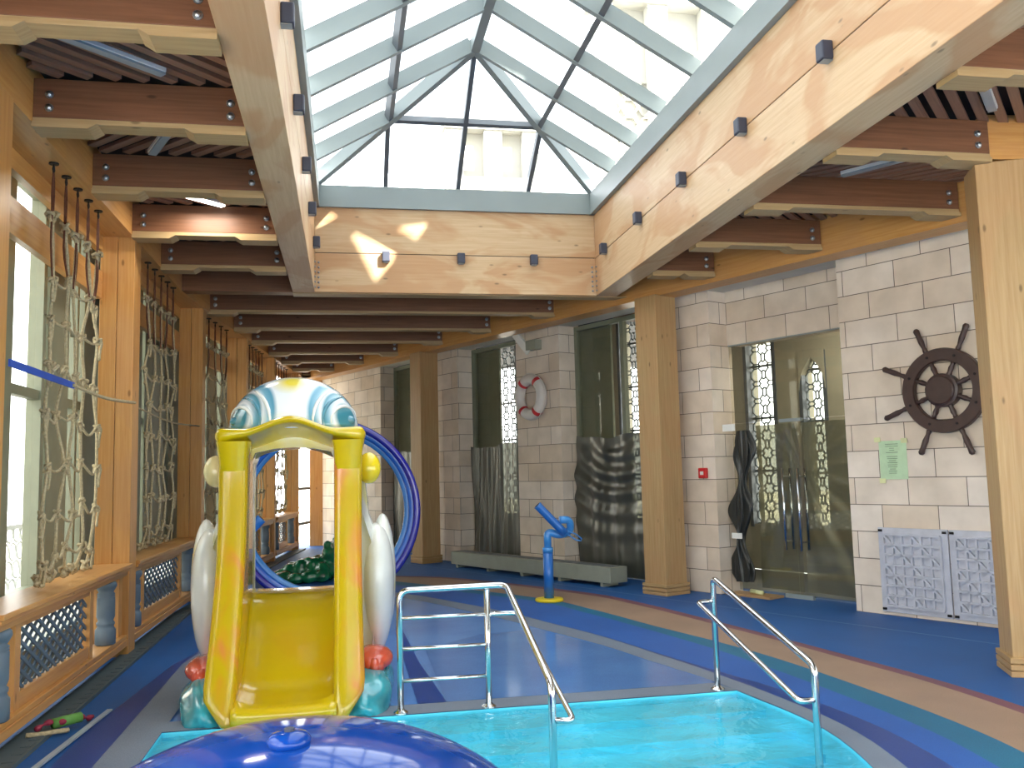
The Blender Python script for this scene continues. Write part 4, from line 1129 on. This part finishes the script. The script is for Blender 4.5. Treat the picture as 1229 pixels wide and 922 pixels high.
# unseen wall added behind the viewer; its holes are shaped to cast sun patches
SUN = Vector((0.496, -0.652, 0.574)).normalized()
YW = -3.9
patches = [[(-0.31, 4.99), (-0.07, 4.966), (-0.37, 4.74)], [(0.637, 4.807), (1.058, 4.877), (0.914, 4.652)], [(0.05, 4.75), (0.64, 4.50), (0.60, 4.36), (0.37, 4.09)], [(0.16, 5.17), (0.42, 5.17), (0.42, 5.14), (0.16, 5.13)]]
def to_wall(x, z):
    t = (YF0-YW)/(-SUN.y); return (x+SUN.x*t, z+SUN.z*t)
loops = [[(-6, 4.2), (26, 4.2), (26, 24), (-6, 24)]]+[[to_wall(*p) for p in q] for q in patches]
tl = [[Vector((x, z, 0)) for x, z in lp] for lp in loops]
tri = geometry.tessellate_polygon(tl); fl = [p for lp in tl for p in lp]
m = MB(); m.add([(p.x, YW, p.y) for p in fl], [tuple(t) for t in tri])
o = m.build('wing_or_shade_wall', M['facade']); tag(o, 'tall unseen wall added behind the viewer to shade the roof, holed for sun patches', 'building', kind='structure')
sm = o.modifiers.new('thick', 'SOLIDIFY'); sm.thickness = 0.02

# ------------------------------------------------------------------ bird slide
CX = -0.41
sl = empty('bird_slide', (CX, 7.2, 0), 'yellow and white bird-shaped slide with open beak at the pool edge', 'slide')
# body with the tunnel
wz = [(0.06, .60), (0.3, .66), (0.6, .72), (0.9, .72), (1.1, .66), (1.3, .59), (1.55, .565), (1.75, .55), (1.9, .49), (1.99, .36), (2.03, .18)]
def ring_at(k):
    R_ = []
    for z, w_ in wz: R_.append((max(w_*k, 0.42 if z < 1.85 else 0.1), z))
    outer = [(x, z) for x, z in R_]+[(-x, z) for x, z in reversed(R_)]
    inner = [(-0.335, 0.06), (-0.335, 0.7), (-0.335, 1.5), (-0.33, 1.70), (-0.29, 1.80), (-0.15, 1.83), (0, 1.84), (0.15, 1.83), (0.29, 1.80), (0.33, 1.70), (0.335, 1.5), (0.335, 0.7), (0.335, 0.06)]
    return outer+inner
st_ = [(7.20, .90), (7.30, .97), (7.42, 1.0), (7.56, .97), (7.66, .90), (7.72, .80)]
m = MB(); q = len(ring_at(1)); vs = []
for y, k in st_: vs += [(CX+x, y, z) for x, z in ring_at(k)]
fs = [(i*q+j, i*q+(j+1) % q, (i+1)*q+(j+1) % q, (i+1)*q+j) for i in range(len(st_)-1) for j in range(q)]
h = len(wz)
def cap(o, rev):
    out = []; nin = q-2*h
    # outer has 2h pts, inner q-2h; walk both from right bottom
    op = [o+i for i in range(2*h)]; ip = [o+q-1-i for i in range(nin)]
    i = j = 0
    while i < len(op)-1 or j < len(ip)-1:
        if j == len(ip)-1 or (i < len(op)-1 and (i+1)/len(op) <= (j+1)/len(ip)): f = (op[i], op[i+1], ip[j]); i += 1
        else: f = (op[i], ip[j+1], ip[j]); j += 1
        out.append(tuple(reversed(f)) if rev else f)
    return out
fs += cap(0, False)+cap((len(st_)-1)*q, True)
m.add(vs, fs); m.build('body', M['dwhite'], sl, smooth=True)
# side walls of the chute rising to the beak
FRONT = crom([(6.15, -0.02), (6.145, 0.06), (6.19, 0.16), (6.32, 0.33), (6.53, 0.62), (6.76, 1.06), (6.88, 1.50), (6.92, 1.90)], 200)
def front_y(z): return min(FRONT, key=lambda p: abs(p.y-z)).x
for sg in (-1, 1):
    m = MB(); zs = [0.012, 0.04, 0.08, 0.12, 0.17, 0.24]+[0.24+k*(1.88-0.24)/26 for k in range(1, 27)]; vs = []; q = 16
    for z in zs:
        yf = front_y(z); yb = 7.30; xi = 0.315; xo = min(0.53, 0.395+0.135*(z/0.19)) if z < 0.19 else 0.53-0.012*math.sin(min(1, z/1.8)*PI)
        ri = min(0.05, (xo-xi)*0.45)
        pts = [(xi, yb), (xi, (yf+yb)/2), (xi, yf+ri*1.6)]
        for k in range(1, 5): a = PI-k*PI/8; pts.append((xi+ri+ri*math.cos(a), yf+ri-ri*math.sin(a)))
        pts += [((xi+xo)/2, yf-0.004)]
        for k in range(0, 5): a = PI/2-k*PI/8; pts.append((xo-ri+ri*math.cos(a), yf+ri-ri*math.sin(a)))
        pts += [(xo, (yf+yb)/2), (xo, yb-0.05), (xo-0.03, yb)]
        assert len(pts) == q
        vs += [(CX+sg*x, y, z) for x, y in pts]
    fs = [(i*q+j, i*q+(j+1) % q, (i+1)*q+(j+1) % q, (i+1)*q+j) for i in range(len(zs)-1) for j in range(q)]
    fs += [tuple(range(q-1, -1, -1)), tuple((len(zs)-1)*q+k for k in range(q))]
    if sg > 0: pass
    else: fs = [tuple(reversed(f)) for f in fs]
    m.add(vs, fs); m.build('side_wall', M['ywall'], sl, smooth=True)
# chute
pr = crom([(6.15, 0.0), (6.14, 0.085), (6.20, 0.115), (6.42, 0.125), (6.62, 0.18), (6.9, 0.38), (7.12, 0.58), (7.28, 0.685), (7.45, 0.71), (7.60, 0.71), (7.70, 0.70)], 46)
def chute(u, v):
    k = v*45; i = min(44, int(k)); p = pr[i].lerp(pr[i+1], k-i); x = (u-0.5)*2
    return Vector((CX+x*0.335, p.x, p.y+0.05*abs(x)**5*(1 if 0.1 < v < 0.75 else 0.2)))
m = MB(); m.grid(chute, 14, 45)
o = m.build('chute', M['yellow'], sl, smooth=True); s_ = o.modifiers.new('thick', 'SOLIDIFY'); s_.thickness = 0.04; s_.offset = -1
# beak
def beak_ring(u):
    a = abs(u)
    zt = 1.972+0.092*math.cos(min(1, a/0.62)*PI/2)**2+0.012*max(0, (a-0.62)/0.38)
    th = 0.052+0.075*max(0, (a-0.45)/0.55)**1.5          # height of the front lip
    yf, yb = 6.77+0.10*a*a, 7.40
    zb = 1.84-0.10*min(1, a/0.6)**2                       # where the underside meets the tunnel
    f = 1.0
    if a > 0.90: f = math.sqrt(max(0.0, 1-((a-0.90)/0.10)**2))
    zc_ = zt-th/2
    def sq(z): return zc_+(z-zc_)*(0.15+0.85*f)
    yf2 = yf+(1-f)*0.06
    lo = zt-th
    return [(CX+0.555*u, y, sq(z)) for y, z in ((yf2+0.05, zt), (yf2+0.02, zt-0.008), (yf2+0.004, zt-0.022), (yf2, zt-th*0.5), (yf2+0.004, lo+0.02), (yf2+0.02, lo+0.005), (yf2+0.05, lo-0.005), (yf2+0.14, lo-0.02), (yf2+0.26, lo-0.045), (yb-0.12, (lo-0.06+zb)/2), (yb, zb), (yb+0.03, zb+0.03), (yb+0.03, zt-0.05), (yb-0.05, zt-0.01), (7.1, zt), (6.95, zt+0.003))]
m = MB(); K = 48; us = [-1+2*i/K for i in range(K+1)]; us[0], us[-1] = -0.9995, 0.9995
vs = [p for u in us for p in beak_ring(u)]
fs = [(i*16+j, i*16+(j+1) % 16, (i+1)*16+(j+1) % 16, (i+1)*16+j) for i in range(K) for j in range(16)]
fs += [tuple(range(15, -1, -1)), tuple(K*16+k for k in range(16))]
m.add(vs, fs); m.build('beak', M['yellow'], sl, smooth=True)
# flared jaw corners joining the beak to the side walls
for sg in (-1, 1):
    m = MB(); vs = []; q = 12
    for k in range(9):
        t = k/8; z = 1.66+0.22*t
        xi, xo = 0.318-0.02*t*t, 0.525+0.022*t*t; yf = 6.895-0.065*t; yb = 7.3
        for j in range(q):
            a = 2*PI*j/q; c, s2 = math.cos(a), math.sin(a)
            vs.append((CX+sg*((xi+xo)/2+(xo-xi)/2*math.copysign(abs(c)**0.4, c)), (yf+yb)/2+(yb-yf)/2*math.copysign(abs(s2)**0.35, s2), z))
    fs = [(i*q+j, i*q+(j+1) % q, (i+1)*q+(j+1) % q, (i+1)*q+j) for i in range(8) for j in range(q)]
    if sg < 0: fs = [tuple(reversed(f)) for f in fs]
    m.add(vs, fs); m.build('jaw_corner', M['yellow'], sl, smooth=True)
# head
EY = [(CX-0.42, 7.13, 2.06), (CX+0.42, 7.13, 2.06)]
m = MB(); m.ell((CX, 7.34, 1.98), (0.505, 0.40, 0.425), 40, 20, zlo=0.0); hd = m.build('head', head_mat(CX, EY), sl, smooth=True)
for sg in (-1, 1):
    m = MB(); c = Vector((CX+sg*0.405, 7.18, 2.045))
    m.ell(c, (0.075, 0.045, 0.042), 20, 12); m.build('eyelid', M['lid'], hd, smooth=True)
    for k, rr in enumerate((0.125, 0.20, 0.285)):
        m = MB(); pts = []
        for i in range(17):
            a = math.radians(200-i*13) if sg < 0 else math.radians(-20+i*13)
            px, pz = math.cos(a)*rr*0.85, math.sin(a)*rr
            X, Z = CX+sg*0.40-0*px+px, 2.03+pz
            ex, ez = (X-CX)/0.505, (Z-1.98)/0.425; rem = 1-ex*ex-ez*ez
            if rem > 0.004: pts.append((X, 7.34-0.40*math.sqrt(rem), Z))
        if len(pts) > 3:
            n = len(pts); m.tube(pts, [0.004+0.011*math.sin(PI*i/(n-1)) for i in range(n)], 8)
            m.build('brow_ridge', M['white'] if k != 1 else M['lid'], hd, smooth=True)
# wings, knobs, feet, wave base, tail, steps
for sg in (-1, 1):
    m = MB()
    m.ell((CX+sg*0.64, 7.42, 0.77), (0.145, 0.32, 0.58), 24, 18, fn=lambda p: 1-0.22*max(0, p.z)**2)
    wg = m.build('wing', M['white'], sl, smooth=True)
    m = MB(); m.ell((CX+sg*0.70, 7.56, 0.79), (0.105, 0.30, 0.50), 20, 14); m.build('outer_feather', M['dwhite'], wg, smooth=True)
    m = MB(); m.ell((CX+sg*0.585, 7.25, 1.655), (0.095, 0.10, 0.135), 20, 14, fn=lambda p: 1-0.15*max(0, -p.z)); m.build('hand_knob', M['knobw'] if sg < 0 else M['knob'], sl, smooth=True)
    m = MB(); m.ell((CX+sg*0.60, 6.98, 0.24), (0.15, 0.30, 0.085), 20, 10)
    for k in (-1, 0, 1): m.ell((CX+sg*(0.60+0.03*k), 6.74+0.03*abs(k), 0.225), (0.05, 0.10, 0.06), 12, 8)
    m.build('foot', M['red'], sl, smooth=True)
    m = MB()
    def wv(p): return 1+0.05*math.sin(9*p.y+2*p.x)+0.04*math.sin(7*p.x+5*p.z)
    m.ell((CX+sg*0.51, 7.20, 0.03), (0.235, 1.02, 0.205), 36, 14, fn=lambda p: wv(p)*(max(abs(p.x), 1e-3)**2.6+max(abs(p.y), 1e-3)**2.6+max(abs(p.z), 1e-3)**2.6)**(-1/2.6), zlo=-0.2)
    m.build('wave_base', M['wave'], sl, smooth=True)
m = MB()
for k in range(4): m.box(CX-0.33, CX+0.33, 7.70+0.17*k, 7.70+0.17*(k+1)+0.01, 0.0, 0.54-0.13*k)
m.build('rear_steps', M['yellow'], sl, bevel=0.02)

# ------------------------------------------------------------------ hoop, cannons, green toy, dome
hp = empty('water_hoop', (-0.245, 11.35, 0), 'big blue ring-shaped water hoop standing behind the bird slide', 'water hoop')
for nm_, R_, r_, y, mt in (('outer_ring', 1.105, 0.045, 11.26, 'h_out'), ('middle_ring', 1.055, 0.050, 11.33, 'h_mid'), ('inner_ring', 1.005, 0.050, 11.42, 'h_in')):
    m = MB(); m.tube([(-0.245+math.cos(2*PI*k/72)*R_, y, 1.175+math.sin(2*PI*k/72)*R_) for k in range(72)], r_, 14, closed=True)
    m.build(nm_, M[mt], hp, smooth=True)
m = MB()
for x in (-0.55, 0.06): m.box(x-0.08, x+0.08, 11.2, 11.5, 0.0, 0.16)
m.build('foot_bracket', M['h_out'], hp, bevel=0.02)

def cannon(loc, label, rot=0.0):
    o = Vector(loc)
    e = empty('water_cannon', o, label, 'water cannon', 'blue water cannons on the deck')
    m = MB(); m.lathe([(0.16, 0.0), (0.175, 0.012), (0.175, 0.03), (0.165, 0.04), (0.08, 0.045)], o, 28); m.build('base_plate', M['ybase'], e, smooth=False)
    m = MB(); m.lathe([(0.062, 0.04), (0.062, 0.62)], o, 20); m.build('pole', M['cannon'], e, smooth=True)
    m = MB(); m.lathe([(0.066, 0.60), (0.066, 0.66)], o, 20)
    pts = fillet([o+Vector(p) for p in ((0, 0, 0.64), (0, 0, 0.86), (0.16, 0, 0.80), (0.30, -0.02, 0.86), (0.27, -0.08, 1.0), (0.14, -0.11, 1.0))], 0.07, 6)
    m.tube(pts, 0.048, 14); m.build('elbow_pipe', M['cannonl'], e, smooth=True)
    m = MB(); a, b = o+Vector((0.20, -0.10, 0.83)), o+Vector((-0.14, -0.10, 1.19)); dd = (b-a).normalized()
    m.tube([a, a+dd*0.10, b-dd*0.03, b], [0.05, 0.052, 0.052, 0.055], 16)
    br = m.build('barrel', M['cannon'], e, smooth=True)
    m = MB(); m.lathe([(0.034, 0), (0.034, 0.002)], b+dd*0.001, 14, dd); m.build('nozzle_opening', M['dark'], br)
    m = MB(); m.tube([o+Vector(p) for p in ((0.24, -0.10, 0.86), (0.34, -0.08, 0.82), (0.42, -0.06, 0.76), (0.42, -0.04, 0.73), (0.36, -0.04, 0.74), (0.24, -0.06, 0.82))], 0.009, 6); m.build('handle', M['cannonl'], e, smooth=True)
    return e
c1 = cannon((2.46, 11.0, 0), 'blue pipe water cannon on a yellow foot in front of the lifebuoy pier')
c2 = dup(c1, (-1.01, 9.55, 0), 'second blue water cannon half hidden behind the bird slide', rotz=PI)

# green toy: overlapping rounded lumps melted into one skin
rnd = random.Random(5)
m = MB()
for k in range(46):
    a = rnd.uniform(0, 2*PI); r_ = math.sqrt(rnd.random())
    x, y = -0.55+0.62*r_*math.cos(a), 14.5+0.38*r_*math.sin(a); h_ = 0.36*(1-0.6*r_*r_)+0.10*(x+0.55)
    m.ell((x, y, h_*0.55), (0.13, 0.13, max(0.10, h_*0.55)), 12, 8)
for p, r_ in (((-0.22, 14.4, 0.42), 0.17), ((-0.12, 14.3, 0.52), 0.13), ((-0.30, 14.35, 0.55), 0.07), ((-0.16, 14.4, 0.62), 0.07), ((-0.02, 14.15, 0.46), 0.10)):
    m.ell(p, (r_, r_, r_), 14, 10)
g_ = m.build('water_toy', M['green'], smooth=True)
tag(g_, 'bumpy glossy dark green water toy seen through the slide opening', 'water toy')
rm = g_.modifiers.new('melt', 'REMESH'); rm.mode = 'VOXEL'; rm.voxel_size = 0.022; rm.use_smooth_shade = True
sm_ = g_.modifiers.new('soft', 'SMOOTH'); sm_.iterations = 3; sm_.factor = 0.5

dm = empty('water_dome', (-0.19, 3.4, -0.32), 'glossy royal blue dome with a small round cap in the pool foreground', 'water dome')
m = MB(); m.ell((-0.19, 3.4, 0.06), (1.0, 1.0, 0.64), 56, 20, zlo=0.0); m.build('dome', M['dome'], dm, smooth=True)
m = MB(); m.lathe([(0.16, -0.355), (0.14, -0.1), (0.14, 0.1)], (-0.19, 3.4, 0.04), 20); m.build('stem', M['dome'], dm, smooth=True)
m = MB(); m.lathe([(0.075, 0.0), (0.075, 0.02), (0.06, 0.038), (0.03, 0.046)], (-0.20, 3.27, 0.686), 22); cp = m.build('cap', M['dome'], dm, smooth=True)
m = MB(); m.lathe([(0.018, 0.04), (0.018, 0.056), (0.008, 0.058)], (-0.20, 3.27, 0.686), 12); m.build('nozzle', M['lamp'], cp)

# ------------------------------------------------------------------ pool handrails
def flange(mb, x, y): mb.lathe([(0.05, 0.0), (0.05, 0.008), (0.03, 0.022), (0.024, 0.03)], (x, y, 0.005), 18)
RR = 0.0215
e = empty('handrail', (0.7, 5.6, 0), 'four-rail stainless handrail with sloping end beside the bird slide', 'handrail', 'stainless handrails at the pool steps')
m = MB(); m.tube(fillet([(0.35, 6.24, 0), (0.35, 6.24, 0.815), (1.085, 6.215, 0.825), (1.095, 4.9, 0.44), (1.095, 4.9, -0.28)], 0.07, 6), RR, 14); m.build('top_rail', M['steel'], e, smooth=True)
m = MB(); m.tube([(0.95, 6.225, 0), (0.95, 6.225, 0.80)], RR, 14); m.build('post', M['steel'], e, smooth=True)
for z in (0.63, 0.425, 0.215):
    m = MB(); m.tube([(0.35, 6.235, z), (0.95, 6.225, z)], 0.014, 10); m.build('cross_rail', M['steel'], e, smooth=True)
m = MB(); m.tube(fillet([(0.95, 6.225, 0.63), (1.16, 6.21, 0.63), (1.205, 4.86, 0.25), (1.10, 4.9, 0.25)], 0.05, 6), 0.017, 12); m.build('lower_rail', M['steel'], e, smooth=True)
for x in (0.35, 0.95):
    m = MB(); flange(m, x, 6.235); m.build('flange', M['steel'], e)
e = empty('handrail', (2.63, 5.6, 0), 'double stainless handrail sloping into the pool at its right edge', 'handrail', 'stainless handrails at the pool steps')
m = MB(); m.tube(fillet([(2.625, 6.25, 0), (2.625, 6.25, 0.80), (2.655, 4.9, 0.445), (2.655, 4.9, -0.28)], 0.06, 6), RR, 14); m.build('top_rail', M['steel'], e, smooth=True)
m = MB(); m.tube(fillet([(2.625, 6.25, 0.63), (2.50, 6.25, 0.63), (2.55, 4.9, 0.25), (2.655, 4.9, 0.25)], 0.04, 6), 0.018, 12); m.build('lower_rail', M['steel'], e, smooth=True)
m = MB(); flange(m, 2.625, 6.25); m.build('flange', M['steel'], e)

# things on the floor at the left
m = MB(); m.bar((-1.80, 4.6, 0.016), (-1.64, 6.85, 0.016), 0.035, 0.012)
tag(m.build('plastic_strip', M['stick']), 'thin grey plastic strip lying on the blue floor at lower left', 'strip')
e = empty('wrapped_cord', (-1.80, 6.45, 0.03), 'crumpled cord with a green wrapper lying on the drain grating at lower left', 'cord')
m = MB(); m.tube(crom([(-1.95, 6.30, 0.05), (-1.90, 6.38, 0.07), (-1.82, 6.42, 0.06), (-1.76, 6.52, 0.06), (-1.72, 6.60, 0.03), (-1.71, 6.68, 0.02)], 30), [0.014+0.008*math.sin(k*1.3) for k in range(30)], 8); m.build('cord', M['toyr'], e, smooth=True)
m = MB(); m.tube([(-1.88, 6.40, 0.055), (-1.74, 6.52, 0.06)], 0.034, 12); m.build('wrapper', M['toyg'], e, smooth=True)
m = MB(); m.tube(crom([(-1.98, 6.22, 0.04), (-1.9, 6.24, 0.035), (-1.84, 6.30, 0.03), (-1.77, 6.36, 0.02)], 14), 0.016, 6); m.build('loose_end', M['rope'], e, smooth=True)

# ------------------------------------------------------------------ light, camera
wd = D.worlds.new('sky'); SC.world = wd; wd.use_nodes = True
bg = wd.node_tree.nodes['Background']; bg.inputs['Color'].default_value = (0.93, 0.97, 1.0, 1); bg.inputs['Strength'].default_value = 6.6
def light(name, typ, loc, energy, **kw):
    l = D.lights.new(name, typ); l.energy = energy
    for k, v in kw.items(): setattr(l, k, v)
    o = D.objects.new(name, l); COL.objects.link(o); o.location = loc; return o
s = light('sun', 'SUN', (5, -15, 25), 42.0, angle=0.004, color=(1.0, 0.95, 0.86)); s.rotation_euler = SUN.to_track_quat('Z', 'Y').to_euler()
def portal(loc, direction, sx, sy):
    l = light('sky_portal', 'AREA', loc, 1.0, shape='RECTANGLE', size=sx, size_y=sy); l.data.cycles.is_portal = True
    l.rotation_euler = Vector(direction).to_track_quat('-Z', 'Y').to_euler(); return l
p = portal((XM, 4.8, 6.75), (0, 0, -1), 3.9, 13.6)
light('lit_strip_glow', 'AREA', (-1.3, 8.56, 4.18), 14, shape='RECTANGLE', size=0.4, size_y=0.06, color=(1, 0.94, 0.82))

for k, (s_, o_, z_) in enumerate(((2.5, 1.6, 3.9), (5.6, 1.5, 4.8), (8.8, 1.5, 4.8), (11.8, 1.5, 4.8))):
    l_ = light('corridor_fill', 'AREA', wp(s_, o_, z_), 55, shape='RECTANGLE', size=1.2, size_y=0.5, color=(1, 0.97, 0.9))  # fill lights without fixtures, added to brighten the corridor
cam = D.cameras.new('camera'); co = D.objects.new('camera', cam); COL.objects.link(co); SC.camera = co
yaw, pitch, roll = 0.184889855, 0.0990613051, -0.0246053837
cy, sy, cp, sp = math.cos(yaw), math.sin(yaw), math.cos(pitch), math.sin(pitch)
F = Vector((sy*cp, cy*cp, sp)); Rr = Vector((cy, -sy, 0)); U = Rr.cross(F)
r2 = Rr*math.cos(roll)+U*math.sin(roll); u2 = -Rr*math.sin(roll)+U*math.cos(roll)
mw = Matrix((r2, u2, -F)).transposed().to_4x4(); mw.translation = (0, 0, 1.6); co.matrix_world = mw
cam.sensor_width = 36; cam.lens = 1070.0/1229*36; cam.clip_start = 0.05
SC.view_settings.view_transform = 'Standard'; SC.view_settings.look = 'None'; SC.view_settings.gamma = 1.0; SC.view_settings.use_curve_mapping = False
SC.view_settings.exposure = 0.14
SC.cycles.max_bounces = 10; SC.cycles.diffuse_bounces = 5; SC.cycles.transparent_max_bounces = 16; SC.cycles.caustics_reflective = False; SC.cycles.caustics_refractive = False
SC.cycles.sample_clamp_indirect = 6.0
